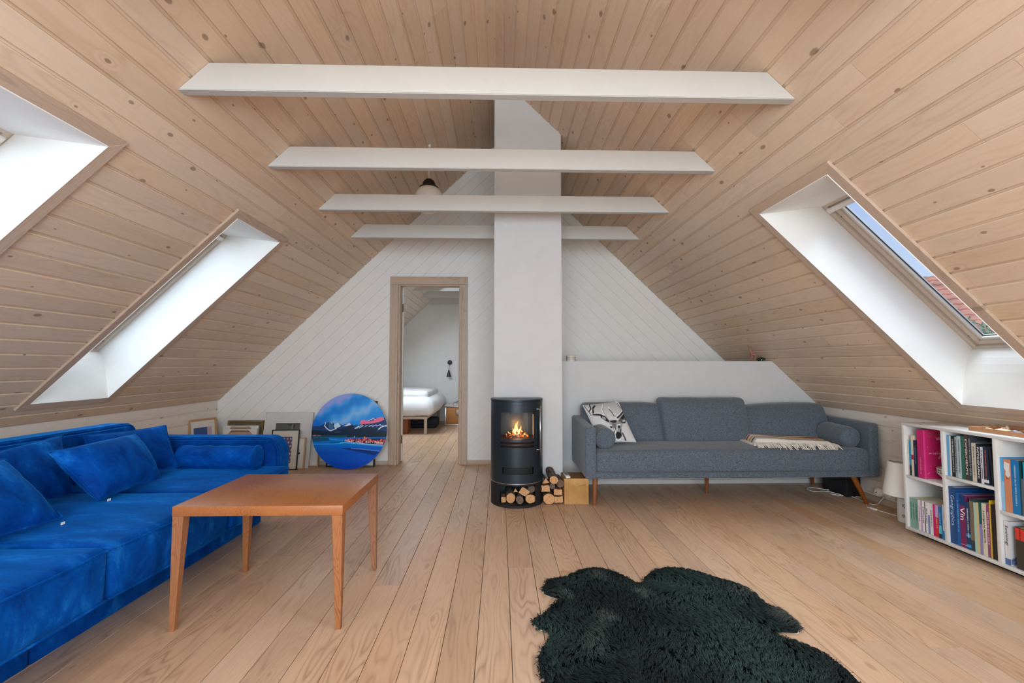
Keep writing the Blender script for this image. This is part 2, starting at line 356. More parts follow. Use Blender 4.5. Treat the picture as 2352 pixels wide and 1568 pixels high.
def spline(pts, k=6, closed=False):
    pts = [Vector(p) for p in pts]; out = []; n = len(pts)
    rng = range(n) if closed else range(n-1)
    for i in rng:
        p0 = pts[(i-1) % n] if closed or i > 0 else pts[i]; p1 = pts[i]; p2 = pts[(i+1) % n]; p3 = pts[(i+2) % n] if closed or i+2 < n else p2
        for j in range(k):
            t = j/k; out.append(.5*((2*p1)+(-p0+p2)*t+(2*p0-5*p1+4*p2-p3)*t*t+(-p0+3*p1-3*p2+p3)*t*t*t))
    if not closed: out.append(pts[-1])
    return out
def soft_box(name, lo, hi, r, mat, parent=None, M=None, n=10, puff=(0, 0, 0), wr=0., wsc=6., seed=0., fn=None):
    """rounded upholstery block; puff bulges the middle of each face along x,y,z"""
    lo, hi = Vector(lo), Vector(hi); c = (lo+hi)/2; h = (hi-lo)/2; r = min(r, *h)
    def ticks(hh):
        a = [-hh, -hh+r*.13, -hh+r*.38, -hh+r*.7, -hh+r]; inner = np.linspace(-hh+r, hh-r, n)[1:-1] if hh-r > 1e-4 else []
        return a+list(inner)+[-x for x in a[::-1]]
    T = [ticks(h.x), ticks(h.y), ticks(h.z)]; idx = {}; vs = []; fs = []
    def vert(i, j, k):
        key = (i, j, k)
        if key in idx: return idx[key]
        p = Vector((T[0][i], T[1][j], T[2][k])); q = Vector([max(-h[a]+r, min(h[a]-r, p[a])) for a in range(3)])
        d = p-q
        if d.length > 1e-9: d.normalize()
        s = q+d*r; u = [s[a]/h[a] for a in range(3)]
        for a in range(3):
            o1, o2 = [b for b in range(3) if b != a]
            s[a] += puff[a]*u[a]*(1-u[o1]**2)*(1-u[o2]**2) if puff[a] else 0
        if wr: s += d*wr*noise.noise(Vector((s.x*wsc+seed, s.y*wsc, s.z*wsc)))
        s = c+s
        if fn: s = fn(s)
        idx[key] = len(vs); vs.append(s); return idx[key]
    nx, ny, nz = [len(t)-1 for t in T]
    for k in (0, nz):
        for i in range(nx):
            for j in range(ny):
                f = (vert(i, j, k), vert(i+1, j, k), vert(i+1, j+1, k), vert(i, j+1, k)); fs.append(f if k else f[::-1])
    for j in (0, ny):
        for i in range(nx):
            for k in range(nz):
                f = (vert(i, j, k), vert(i+1, j, k), vert(i+1, j, k+1), vert(i, j, k+1)); fs.append(f[::-1] if j else f)
    for i in (0, nx):
        for j in range(ny):
            for k in range(nz):
                f = (vert(i, j, k), vert(i, j+1, k), vert(i, j+1, k+1), vert(i, j, k+1)); fs.append(f if i else f[::-1])
    return mesh(name, vs, fs, mat, parent, M, smooth=True)
def set_print(o, cols):
    at = o.data.color_attributes.new('print', 'FLOAT_COLOR', 'POINT')
    a = np.ones((len(o.data.vertices), 4), dtype=np.float32); a[:, :3] = cols; at.data.foreach_set('color', a.ravel())
def srgb(a):
    a = np.clip(np.asarray(a, float), 0, 255)/255; return np.where(a <= .04045, a/12.92, ((a+.055)/1.055)**2.4)
def pillow(name, c, t, mat, parent=None, n=26, wr=.012, seed=0., painter=None, pipe=None, pinch=.06, sag=0.):
    """cushion spanned by four corners c (tl,tr,br,bl), thickness t"""
    c = [Vector(p) for p in c]; nrm = (c[1]-c[0]).cross(c[3]-c[0]).normalized(); vs, fs, uv = [], [], []
    ctr = sum(c, Vector())/4
    for side in (1, -1):
        for j in range(n+1):
            for i in range(n+1):
                u, v = i/n, j/n; a, b = 2*u-1, 2*v-1
                # sides bow inwards between the corners
                uu = .5+.5*a*(1-pinch*(1-b*b)); vv = .5+.5*b*(1-pinch*(1-a*a))
                p = (c[0]*(1-uu)+c[1]*uu)*(1-vv)+(c[3]*(1-uu)+c[2]*uu)*vv
                pr = max(0, (1-a**2))**.48*max(0, (1-b**2))**.48
                edge = (1-pr)
                w = wr*.35*noise.noise(Vector((u*4+seed, v*4, side*3.)))*min(1, pr*2)
                for dd, cc_, ln_ in ((u, v, seed), (1-u, v, seed+1.3), (v, u, seed+2.1), (1-v, u, seed+3.7)):
                    w -= wr*.55*max(0, noise.noise(Vector((cc_*11+ln_*5, ln_, side*2.))))*math.exp(-dd*6)*min(1, dd*14)
                p = p+nrm*side*(t/2*pr*(1+sag*b)+w)
                vs.append(p); uv.append((u, v))
    m = (n+1)**2
    for s in (0, 1):
        for j in range(n):
            for i in range(n):
                q = [s*m+j*(n+1)+i, s*m+j*(n+1)+i+1, s*m+(j+1)*(n+1)+i+1, s*m+(j+1)*(n+1)+i]; fs.append(q if s == 0 else q[::-1])
    o = mesh(name, vs, fs, mat, parent, smooth=True)
    if painter:
        cols = painter(np.array(uv)); set_print(o, cols)
    bm = bmesh.new(); bm.from_mesh(o.data); bmesh.ops.remove_doubles(bm, verts=bm.verts, dist=5e-4); bmesh.ops.recalc_face_normals(bm, faces=bm.faces); bm.to_mesh(o.data); bm.free()
    ring = [vs[i] for i in range(n+1)]+[vs[j*(n+1)+n] for j in range(1, n+1)]+[vs[n*(n+1)+i] for i in range(n-1, -1, -1)]+[vs[j*(n+1)] for j in range(n-1, 0, -1)]
    return o, ring
def text(name, body, size, mat, parent, M, width=None, depth=.0004, align='LEFT', spacing=1.):
    cu = bpy.data.curves.new(name, 'FONT'); cu.body = body; cu.size = size; cu.extrude = depth; cu.align_x = align; cu.resolution_u = 2; cu.space_character = spacing
    o = bpy.data.objects.new(name, cu); COL.objects.link(o); bpy.context.view_layer.update()
    me = bpy.data.meshes.new_from_object(o.evaluated_get(bpy.context.evaluated_depsgraph_get()))
    bpy.data.objects.remove(o); me.materials.clear(); me.materials.append(mat)
    if width and len(me.vertices):
        xs = [v.co.x for v in me.vertices]; k = width/max(1e-6, max(xs)-min(xs))
        for v in me.vertices: v.co.x *= k
    r = bpy.data.objects.new(name, me); link(r, parent); r.matrix_basis = M; return r

# ================================================================== SETTING
YB, YG = -2.2, 5.113            # back of the room behind the camera, far gable
YH, YC = 4.237, 3.843           # half wall, chimney front
def slab_holes(name, us, vs_, holes, fn, th, mat, parent=None):
    """flat slab in (u,v) with rectangular holes, fn(u,v,t)->xyz, t along thickness"""
    us = sorted(set(us+[h[0] for h in holes]+[h[1] for h in holes])); vs_ = sorted(set(vs_+[h[2] for h in holes]+[h[3] for h in holes]))
    bm = bmesh.new(); cache = {}
    def V(i, j, t):
        k = (i, j, t)
        if k not in cache: cache[k] = bm.verts.new(fn(us[i], vs_[j], t))
        return cache[k]
    solid = {}
    for i in range(len(us)-1):
        for j in range(len(vs_)-1):
            cu, cv = (us[i]+us[i+1])/2, (vs_[j]+vs_[j+1])/2
            solid[i, j] = not any(h[0] < cu < h[1] and h[2] < cv < h[3] for h in holes)
    for (i, j), s in solid.items():
        if not s: continue
        bm.faces.new([V(i, j, 0), V(i+1, j, 0), V(i+1, j+1, 0), V(i, j+1, 0)]); bm.faces.new([V(i, j, th), V(i, j+1, th), V(i+1, j+1, th), V(i+1, j, th)])
        for (di, dj, a, b) in ((-1, 0, (i, j+1), (i, j)), (1, 0, (i+1, j), (i+1, j+1)), (0, -1, (i, j), (i+1, j)), (0, 1, (i+1, j+1), (i, j+1))):
            if not solid.get((i+di, j+dj), False): bm.faces.new([V(*a, 0), V(*b, 0), V(*b, th), V(*a, th)])
    return from_bm(name, bm, mat, parent)

M_BACK = plain('dark_backing', '#5d4a3c', .9)
# ---- floor
floor = box('floor', (-3.06, YB, -.06), (2.99, YG+.14, -.019), M_BACK); tag(floor, kind='structure')
def plank(parent, x0, x1, y0, y1, mat, name='plank', top=0.):
    L, w, b = (y1-y0)-.0014, (x1-x0)-.0022, .0012
    prof = [(-w/2, -.019), (-w/2, -b), (-w/2+b, 0), (w/2-b, 0), (w/2, -b), (w/2, -.019)]
    vs = [(-L/2, p[0], p[1]) for p in prof]+[(L/2, p[0], p[1]) for p in prof]; n = 6
    fs = [tuple(range(n))[::-1], tuple(range(n, 2*n))]+[(i, (i+1) % n, n+(i+1) % n, n+i) for i in range(n)]
    return mesh(name, vs, fs, mat, parent, axes(((x0+x1)/2, (y0+y1)/2, top), (0, 1, 0), (-1, 0, 0), (0, 0, 1)))
x = -.086-.133*22
rows = []
while x < 2.96: rows.append((max(x, -3.055), min(x+.133, 2.985))); x += .133
for i, (a, b) in enumerate(rows):
    y = YB; first = random.uniform(1.2, 3.4)
    ends = [YB]
    t = YB+first
    while t < YG-.7: ends.append(t); t += random.uniform(2.2, 3.9)
    ends.append(YG+.1 if -1.2 < (a+b)/2 < -.35 else YG)
    for e0, e1 in zip(ends[:-1], ends[1:]): plank(floor, a, b, e0, e1, M_FLOOR)

# ---- roof slopes with skylight openings
S0, S1, SK = 2.262, 3.94, (ZR-KZ)/SA        # slope range of the openings, knee
OPEN = {-1: [(-.62, .06), (1.375, 1.955), (2.918, 3.482)], 1: [(-.05, .63), (2.155, 2.742)]}  # first opening of each slope is unseen, made up for fill light
def slope_pt(side, y, s, off):              # off>0 outwards
    return Vector((RX+side*(s*CA+off*SA), y, ZR-s*SA+off*CA))
def board_mesh(L, w, full=True):
    g = .015 if full else .0
    prof = [(-w/2, -.012), (-w/2, -.003), (-w/2+.003, 0), (w/2-g, 0), (w/2-g+.002, -.008), (w/2-.0004, -.008), (w/2-.0004, -.012)] if full else \
           [(-w/2, -.012), (-w/2, 0), (w/2, 0), (w/2, -.012)]
    n = len(prof); vs = [(-L/2, *p) for p in prof]+[(L/2, *p) for p in prof]
    fs = [tuple(range(n))[::-1], tuple(range(n, 2*n))]+[(i, (i+1) % n, n+(i+1) % n, n+i) for i in range(n)]
    return vs, fs
def roof_board(parent, side, y0, y1, s0, s1, mat, full=True):
    L = y1-y0-.0015; vs, fs = board_mesh(L, s1-s0, full)
    o = slope_pt(side, (y0+y1)/2, (s0+s1)/2, -.012)
    return mesh('board', vs, fs, mat, parent, axes(o, (0, side, 0), (side*CA, 0, -SA), (-side*SA, 0, -CA)))
BW = .107
ceils = {}
for side in (-1, 1):
    holes = [(a, b, S0, S1) for a, b in OPEN[side]]
    c = slab_holes('ceiling', [YB, YG+.12], [-.0, SK+.08], holes, lambda y, s, t, side=side: slope_pt(side, y, s, t), .05, M_BACK)
    tag(c, kind='structure'); ceils[side] = c
    s = 0.
    while s < SK-.01:
        s1 = min(s+BW, SK)
        cuts = [YB]; t = YB+random.uniform(1., 3.2)
        while t < YG-.4: cuts.append(t); t += random.uniform(1.9, 3.3)
        cuts.append(YG)
        for e0, e1 in zip(cuts[:-1], cuts[1:]):
            segs = [(e0, e1)]
            if s1 > S0 and s < S1:
                for (a, b) in OPEN[side]:
                    ns = []
                    for (p, q) in segs:
                        if q <= a or p >= b: ns.append((p, q)); continue
                        if p < a: ns.append((p, a))
                        if q > b: ns.append((b, q))
                        m0, m1 = max(p, a), min(q, b)
                        if s < S0-.004: roof_board(c, side, m0, m1, s, S0, M_CEIL, False)
                        if s1 > S1+.004: roof_board(c, side, m0, m1, S1, s1, M_CEIL, False)
                    segs = ns
            for (p, q) in segs:
                if q-p > .01: roof_board(c, side, p, q, s, s1, M_CEIL, s1-s > .05)
        s = s1
# ---- knee walls with horizontal boards
for nm, xk, side in (('wall_left', KXL, -1), ('wall_right', KXR, 1)):
    w = box(nm, (min(xk+side*.012, xk+side*.08), YB, 0), (max(xk+side*.012, xk+side*.08), YG+.1, KZ+.02), M_BACK); tag(w, kind='structure')
    z = KZ
    while z > .02:
        z0 = max(z-BW, 0)
        cuts = [YB]; t = YB+random.uniform(1., 3.2)
        while t < YG-.4: cuts.append(t); t += random.uniform(1.9, 3.3)
        cuts.append(YG)
        for e0, e1 in zip(cuts[:-1], cuts[1:]):
            vs, fs = board_mesh(e1-e0-.0015, z-z0, z-z0 > .05)
            mesh('board', vs, fs, M_KNEE, w, axes((xk, (e0+e1)/2, (z+z0)/2), (0, side, 0), (0, 0, -1), (-side, 0, 0)))
        z = z0
    bb = box('baseboard_left' if side < 0 else 'baseboard_right', (min(xk, xk-side*.014), YB, 0), (max(xk, xk-side*.014), YG if side < 0 else YH, .045), M_TRIM, bev=.002); tag(bb, kind='structure')

# ---- polygon clipping for the diagonal cladding of the gable
def clip(poly, a, b, c):     # keep a*x+b*z<=c
    out = []
    for i in range(len(poly)):
        p, q = poly[i], poly[(i+1) % len(poly)]; dp, dq = a*p[0]+b*p[1]-c, a*q[0]+b*q[1]-c
        if dp <= 0: out.append(p)
        if (dp < 0 < dq) or (dq < 0 < dp):
            t = dp/(dp-dq); out.append((p[0]+(q[0]-p[0])*t, p[1]+(q[1]-p[1])*t))
    return out
def parea(p): return abs(sum(p[i][0]*p[(i+1) % len(p)][1]-p[(i+1) % len(p)][0]*p[i][1] for i in range(len(p))))/2
DX0, DX1, DZ = -1.118, -.428, 1.975          # clear opening in the wall (to the casing)
wb = empty('wall_back', (0, YG, 0), kind='structure')
def lp(pts): return [(p[0], p[1]) for p in pts]
zl = lambda x: ZR-SL*abs(x-RX)
back_polys = [[(KXL, 0), (DX0, 0), (DX0, zl(DX0)), (KXL, KZ)], [(DX0, DZ), (DX1, DZ), (DX1, zl(DX1)), (DX0, zl(DX0))],
              [(DX1, 0), (RX, 0), (RX, ZR), (DX1, zl(DX1))], [(RX, 0), (KXR, 0), (KXR, KZ), (RX, ZR)]]
for p in back_polys: prism('backing', p, .010, .12, M_BOARDW, wb)
def clad(region, side):
    # strips parallel to the roof line, measured as depth below it
    k = 0
    while k < 40:
        d0, d1 = k*BW*1.0, (k+1)*BW; k += 1
        # depth below roof: (zl - z)*CA
        g = .0012
        poly = region
        # side -1: roof z = ZR+SL*(x-RX) ; depth=(ZR+SL*(x-RX)-z)*CA
        sx = -side*SL
        poly = clip(poly, -sx*CA, CA, (ZR-sx*RX)*CA-(d0+g))
        poly = clip(poly, sx*CA, -CA, -(ZR-sx*RX)*CA+(d1-g))
        if len(poly) >= 3 and parea(poly) > 2e-4:
            prism('board', poly, .004, .0105, M_BOARDW, wb)
clad([(KXL-.004, 0), (DX0, 0), (DX0, zl(DX0)), (KXL-.004, KZ)], -1)
clad([(DX0, DZ), (DX1, DZ), (DX1, zl(DX1)), (DX0, zl(DX0))], -1)
clad([(DX1, 0), (-.047, 0), (-.047, zl(-.047)), (DX1, zl(DX1))], -1)
clad([(.521, 1.0), (2.62, 1.0), (.521, zl(.521))], 1)
bbk = empty('baseboard_back', (0, 0, 0), kind='structure')
for a, b in ((KXL+.014, -1.206), (-.351, -.047)): box('board', (a, YG-.013, 0), (b, YG, .042), M_TRIM, bbk, bev=.002)
# ---- chimney breast and half wall
ch = prism('wall_chimney', [(-.046, 0), (.5195, 0), (.5195, zl(.5195)), (RX, ZR), (-.046, zl(-.046))], YC, YG-.001, M_PLASTER, bev=.004); tag(ch, kind='structure')
hw = prism('wall_half', [(.5215, 0), (KXR-.015, 0), (KXR-.015, KZ+.0), (2.546-.015, 1.113), (.5215, 1.113)], YH, YG-.001, M_PLASTER, bev=.004); tag(hw, kind='structure')
bh = box('baseboard_half', (.5215, YH-.012, 0), (KXR-.016, YH, .038), M_WHITE, bev=.002); tag(bh, kind='structure')
# ---- wall behind the camera; its wide opening is made up for fill light
wr = empty('wall_rear', (0, YB, 0), kind='structure')
for p in ([(KXL, 0), (-1.3, 0), (-1.3, zl(-1.3)), (KXL, KZ)], [(1.3, 0), (KXR, 0), (KXR, KZ), (1.3, zl(1.3))], [(-1.3, 2.3), (RX, 2.3), (RX, ZR), (-1.3, zl(-1.3))], [(RX, 2.3), (1.3, 2.3), (1.3, zl(1.3)), (RX, ZR)], [(-1.3, 0), (1.3, 0), (1.3, .4), (-1.3, .4)]):
    prism('panel', p, -.1, 0, M_WHITE, wr)

# ---- skylights
def ring(name, a0, a1, b0, b1, w, t0, t1, fn, mat, parent, ws=None):
    """rectangular ring of four members between outer (a0..a1,b0..b1) and inset w; fn(a,b,t)"""
    ws = ws or (w, w, w, w); out = []
    A0, A1, B0, B1 = a0+ws[0], a1-ws[1], b0+ws[2], b1-ws[3]
    quads = [[(a0, b0), (a0, b1), (A0, B1), (A0, B0)], [(a1, b0), (a1, b1), (A1, B1), (A1, B0)], [(a0, b0), (a1, b0), (A1, B0), (A0, B0)], [(a0, b1), (a1, b1), (A1, B1), (A0, B1)]]
    for q in quads:
        bm = bmesh.new(); v0 = [bm.verts.new(fn(a, b, t0)) for a, b in q]; v1 = [bm.verts.new(fn(a, b, t1)) for a, b in q]
        bm.faces.new(v0); bm.faces.new(v1[::-1])
        for i in range(4): bm.faces.new([v0[i], v0[(i+1) % 4], v1[(i+1) % 4], v1[i]])
        out.append(bm)
    return out
def member(name, bm, mat, parent, along):
    # re-express the piece in a frame whose X follows it so that the grain does too
    c = sum((v.co for v in bm.verts), Vector())/len(bm.verts); X = Vector(along).normalized()
    Z = X.cross(Vector((0, 0, 1))) if abs(X.z) < .9 else X.cross(Vector((1, 0, 0))); Z.normalize(); Y = Z.cross(X)
    M = axes(c, X, Y, Z); Mi = M.inverted()
    for v in bm.verts: v.co = Mi @ v.co
    bmesh.ops.recalc_face_normals(bm, faces=bm.faces)
    bmesh.ops.bevel(bm, geom=bm.edges[:], offset=.0012, segments=1, affect='EDGES', clamp_overlap=True)
    return from_bm(name, bm, mat, parent, M)
WS0, WS1, WOFF = 2.508, 3.769, .274
def skylight(idx, side, y0, y1):
    w = empty('window_%d' % idx, slope_pt(side, (y0+y1)/2, (S0+S1)/2, 0), kind='structure'); base = w.location.copy()
    def fn(y, s, off): return slope_pt(side, y, s, off)-base
    dn = Vector((side*CA, 0, -SA))
    # casing boards on the ceiling
    for k, bm in enumerate(ring('casing', y0-.052, y1+.052, S0-.052, S1+.052, .052, -.012, -.027, fn, M_TRIM, w)):
        member('casing', bm, M_TRIM, w, dn if k < 2 else (0, 1, 0))
    # lining
    A, B, Cc, D = (S0, -.0262), (S1, -.0262), (WS1, WOFF), (WS0, WOFF)
    def xz(s, off): v = slope_pt(side, 0, s, off); return v.x, v.z
    ax, az = xz(*A); bx, bz = xz(*B); cx, cz = xz(*Cc); dx, dz = xz(*D)
    az = az; curve = []
    for k in range(9):                       # upright, then rounded over to the sill of the frame
        t = k/8; q0 = Vector((bx, bz)); q1 = Vector((bx+side*.045, bz+.33)); q2 = Vector((cx, cz))
        q1 = Vector((bx+side*.035, cz-.015))
        curve.append(q0*(1-t)**2+q1*2*t*(1-t)+q2*t*t)
    outline = [Vector((ax, az))]+curve+[Vector((dx, dz))]
    vs, fs, n = [], [], len(outline)
    for yy in (y0, y1): vs += [Vector((p.x, yy, p.y))-base for p in outline]
    fs += [tuple(range(n)), tuple(range(n, 2*n))[::-1]]
    for i in range(n-1): fs.append((i, i+1, n+i+1, n+i))
    fs.append((n-1, 0, n, 2*n-1)); fs = [f for f in fs]
    # leave the window plane open: drop the face between C and D
    fs = [f for f in fs if set(f) not in ({n-2, n-1, 2*n-2, 2*n-1}, {0, 1, n, n+1})]
    r = mesh('lining', vs, fs, M_REVEAL, w)
    # normals inward, thickness outward
    bm = bmesh.new(); bm.from_mesh(r.data); bmesh.ops.recalc_face_normals(bm, faces=bm.faces)
    bm.to_mesh(r.data); bm.free()
    so = r.modifiers.new('t', 'SOLIDIFY'); so.thickness = .01; so.offset = 0
    # fixed frame, sash, glazing bead, pane
    for k, bm in enumerate(ring('f', y0-.006, y1+.006, WS0-.02, WS1+.02, .040, WOFF, WOFF+.06, fn, 0, w)): member('window_frame', bm, M_WINWOOD, w, dn if k < 2 else (0, 1, 0))
    sash = empty('sash', (0, 0, 0)); sash.parent = w
    for k, bm in enumerate(ring('f', y0+.036, y1-.036, WS0+.022, WS1-.022, .030, WOFF+.014, WOFF+.055, fn, 0, w)): member('sash_bar', bm, M_WINWOOD, sash, dn if k < 2 else (0, 1, 0))
    for k, bm in enumerate(ring('f', y0+.064, y1-.064, WS0+.050, WS1-.050, .018, WOFF+.026, WOFF+.055, fn, 0, w)): member('glazing_bead', bm, M_PLASTIC, sash, dn if k < 2 else (0, 1, 0))
    for k, bm in enumerate(ring('f', y0+.080, y1-.080, WS0+.066, WS1-.066, .005, WOFF+.040, WOFF+.046, fn, 0, w)): member('seal', bm, M_BLACK, sash, dn if k < 2 else (0, 1, 0))
    bm = bmesh.new(); q = [(y0+.07, WS0+.056), (y1-.07, WS0+.056), (y1-.07, WS1-.056), (y0+.07, WS1-.056)]
    v0 = [bm.verts.new(fn(a, b, WOFF+.041)) for a, b in q]; v1 = [bm.verts.new(fn(a, b, WOFF+.045)) for a, b in q]
    bm.faces.new(v0); bm.faces.new(v1[::-1])
    for i in range(4): bm.faces.new([v0[i], v0[(i+1) % 4], v1[(i+1) % 4], v1[i]])
    from_bm('pane', bm, M_GLASS, sash)
    # ventilation bar along the top of the sash
    bm = bmesh.new(); Mx = axes(fn((y0+y1)/2, WS0+.045, WOFF-.002), (0, side, 0), dn, (-side*SA, 0, -CA))
    hw_ = (y1-y0)/2-.02; bm_box(bm, (-hw_, -.016, -.004), (hw_, .016, .014)); bmesh.ops.bevel(bm, geom=bm.edges[:], offset=.004, segments=2, affect='EDGES')
    from_bm('ventilation_bar', bm, M_STEEL if False else M_PLASTIC, w, Mx, smooth=True, angle=.6)
    for yy in (y0+.004, y1-.004):
        for ss in (WS0+.12, WS1-.10):
            nrm = 1 if yy < (y0+y1)/2 else -1
            lathe('hole_dot', [(0, 0), (.008, 0), (.008, .003), (0, .003)], M_BLACK, w, axes(fn(yy+(.0 if nrm > 0 else 0), ss, WOFF+.02), (0, 0, 1), (1, 0, 0), (0, nrm, 0)) @ Matrix.Translation((0, 0, .034)), n=12)  # black disc standing in for a dark hole in the frame
    # roof flashing outside
    for k, bm in enumerate(ring('f', y0-.05, y1+.05, WS0-.06, WS1+.06, .055, WOFF+.055, WOFF+.085, fn, 0, w)): member('outer_frame', bm, MATS['flashing'] if 'flashing' in MATS else plain('flashing', '#4a4d50', .5, .6), w, dn if k < 2 else (0, 1, 0))
    return w
skylight(1, -1, *OPEN[-1][2]); skylight(2, -1, *OPEN[-1][1]); skylight(3, 1, *OPEN[1][1])

# ---- doorway with pine casing, and the leaf turned away into the bedroom
d1 = empty('door_1', ((DX0+DX1)/2, YG, 0), kind='structure')
def dbox(nm, lo, hi, mat, al, bev=.002, par=None):
    o = d1.location; lo = [lo[i]-o[i] for i in range(3)]; hi = [hi[i]-o[i] for i in range(3)]
    c = Vector([(lo[i]+hi[i])/2 for i in range(3)]); h = Vector([(hi[i]-lo[i])/2 for i in range(3)])
    if al == 'z': M = axes(c, (0, 0, 1), (1, 0, 0), (0, 1, 0)); e = (h.z, h.x, h.y)
    else: M = axes(c, (1, 0, 0), (0, 1, 0), (0, 0, 1)); e = (h.x, h.y, h.z)
    return box(nm, (-e[0], -e[1], -e[2]), e, mat, par or d1, bev=bev, M=M)
CW0, CW1 = -1.204, -.352
for (x0, x1) in ((CW0, CW0+.088), (CW1-.088, CW1)):
    dbox('casing', (x0, YG-.018, 0), (x1, YG, 1.962), M_TRIM, 'z')
    inner = x1-.024 if x0 < -1 else x0
    dbox('casing_bead', (inner, YG-.026, 0), (inner+.024, YG-.018, 1.962), M_TRIM, 'z', .003)
dbox('casing', (CW0, YG-.018, 1.963), (CW1, YG, 2.051), M_TRIM, 'x')
dbox('casing_bead', (CW0+.064, YG-.026, 1.963), (CW1-.064, YG-.018, 1.985), M_TRIM, 'x', .003)
for (x0, x1) in ((DX0, DX0+.022), (DX1-.022, DX1)): dbox('jamb', (x0, YG, 0), (x1, YG+.13, DZ), M_TRIM, 'z')
dbox('jamb', (DX0+.022, YG, DZ-.022), (DX1-.022, YG+.13, DZ), M_TRIM, 'x')
leaf = dbox('door_leaf', (-1.135, YG+.135, .012), (-1.086, YG+.165, 1.945), M_WHITE, 'z')
leaf2 = dbox('door_leaf', (-1.74, YG+.165, .012), (-1.092, YG+.203, 1.945), M_WHITE, 'x')
for zz in (.25, 1.72): lathe('hinge', [(0, -.045), (.008, -.045), (.008, .045), (0, .045)], M_BRASS, d1, Matrix.Translation((-1.094-d1.location.x, .128, zz)), n=12)
lathe('lock_hole', [(0, 0), (.011, 0), (.011, .004), (0, .004)], M_BRASS, d1, axes((-1.105-d1.location.x, .134, .985), (1, 0, 0), (0, 0, 1), (0, -1, 0)), n=14)

# ---- bedroom beyond
YR0, YR1 = YG+.12, 9.04
fb = box('floor', (-3.0, YR0, -.06), (1.0, YR1, -.019), M_BACK); tag(fb, kind='structure')
for (a, b) in rows:
    if b < 1.0:
        m = random.uniform(6.2, 8.0); plank(fb, a, b, YR0 if not -1.2 < (a+b)/2 < -.35 else YG+.1, m, M_FLOOR); plank(fb, a, b, m, YR1, M_FLOOR)
cb = slab_holes('ceiling', [YR0, YR1], [0, SK], [], lambda y, s, t: slope_pt(-1, y, s, t), .05, M_BACK); tag(cb, kind='structure')
M_BCEIL = wood('pale_bedroom_pine', '#ddd0c4', '#bfae9f', '#95836f', gs=.8, gstr=.4, kstr=.6, rough=.6, var=.04, freq=26, kthr=.6)
s = 0.
while s < SK-.01:
    s1 = min(s+BW, SK); m = random.uniform(6.4, 8.2)
    roof_board(cb, -1, YR0, m, s, s1, M_BCEIL); roof_board(cb, -1, m, YR1, s, s1, M_BCEIL); s = s1
cb2 = slab_holes('ceiling', [YR0, YR1], [0, 1.6], [], lambda y, s, t: slope_pt(1, y, s, t), .05, M_BCEIL); tag(cb2, kind='structure')
wf = prism('wall_far', [(KXL, 0), (1.1, 0), (1.1, zl(1.1)), (RX, ZR), (KXL, KZ)], YR1, YR1+.1, M_WHITE); tag(wf, kind='structure')
w_ = box('wall_bedroom_left', (KXL-.05, YR0, 0), (KXL, YR1, KZ+.02), M_WHITE); tag(w_, kind='structure')
w_ = box('wall_bedroom_right', (1.0, YR0, 0), (1.1, YR1, 2.6), M_WHITE); tag(w_, kind='structure')

# ---- collar beams
def beam(y, x0, x1, z0, z1, label, cutl=True, cutr=True):
    hb = lambda z: (ZR-z)/SL-.017
    poly = [(RX-hb(z0) if cutl else x0, z0), (RX+hb(z0) if cutr else x1, z0), (RX+hb(z1) if cutr else x1, z1), (RX-hb(z1) if cutl else x0, z1)]
    o = Vector((0, y, 0)); q = prism('ceiling_beam', poly, -.046, 0, M_BEAM, bev=.003); q.location = o
    return tag(q, label, 'beam', 'white collar beams')
beam(2.026, 0, 0, 2.265, 2.388, 'long white painted collar beam nearest the camera, widest of the row')
beam(2.799, 0, 0, 2.265, 2.388, 'white collar beam second from the camera, just above the hanging lamp cap')
beam(3.572, 0, 0, 2.265, 2.388, 'white collar beam third from the camera, crossing in front of the lamp globe and chimney')
beam(4.345, 0, -.047, 2.265, 2.388, 'short white beam over the doorway, ending against the left side of the chimney', True, False)
beam(4.345, .5215, 0, 2.265, 2.388, 'shortest white beam piece, from the right side of the chimney to the right slope', False, True)
beam(1.253, 0, 0, 2.265, 2.388, 'white collar beam overhead, just above the frame of the photo')
for k, y in enumerate((7.44, 8.21, 8.98)):
    poly = [(-1.41, 2.265), (1.0, 2.265), (1.0, 2.388), (-1.28, 2.388)]
    q = prism('ceiling_beam', poly, -.045, 0, M_BEAM, bev=.003); q.location = (0, y, 0)
    tag(q, ['pale beam seen at the top of the doorway, nearest in the bedroom', 'pale middle beam seen through the doorway', 'pale beam against the far bedroom wall seen through the doorway'][k], 'beam', 'beams in the bedroom')

# ---- ground and neighbouring house outside the right skylight
gr = box('ground', (-40, -30, -3.3), (60, 60, -3.1), plain('grass_ground', '#5d7040', .9, var=.2)); tag(gr, kind='structure')
hs = empty('neighbour_house', (14, 14, -3.1), label='house with an orange tiled roof seen through the right skylight', cat='house')
M_TILE = plain('clay_tile', '#ffb498', .8, var=.25, vscale=3)
def tiles(parent):
    vs, fs = [], []; nx, ny = 40, 16
    W_, H_ = 9.0, 4.8; tilt = math.radians(42)
    for j in range(ny):
        for e in range(2):
            for i in range(nx*4+1):
                u = i/(nx*4)*W_-W_/2; v = (j+e)/ny*H_; up = .035*(1-e)
                b = .03*abs(math.sin(i/4*math.pi))
                h = up+b; vs.append((u, v*math.cos(tilt)-h*math.sin(tilt)*-1*0-h*math.sin(tilt), v*math.sin(tilt)+h*math.cos(tilt)))
        r = nx*4+1; o = j*2*r
        for i in range(nx*4):
            fs.append((o+i, o+i+1, o+r+i+1, o+r+i))
            if j: fs.append((o-r+i, o-r+i+1, o+i+1, o+i))
    return vs, fs
tv, tf = tiles(None)
Zr = 3.9
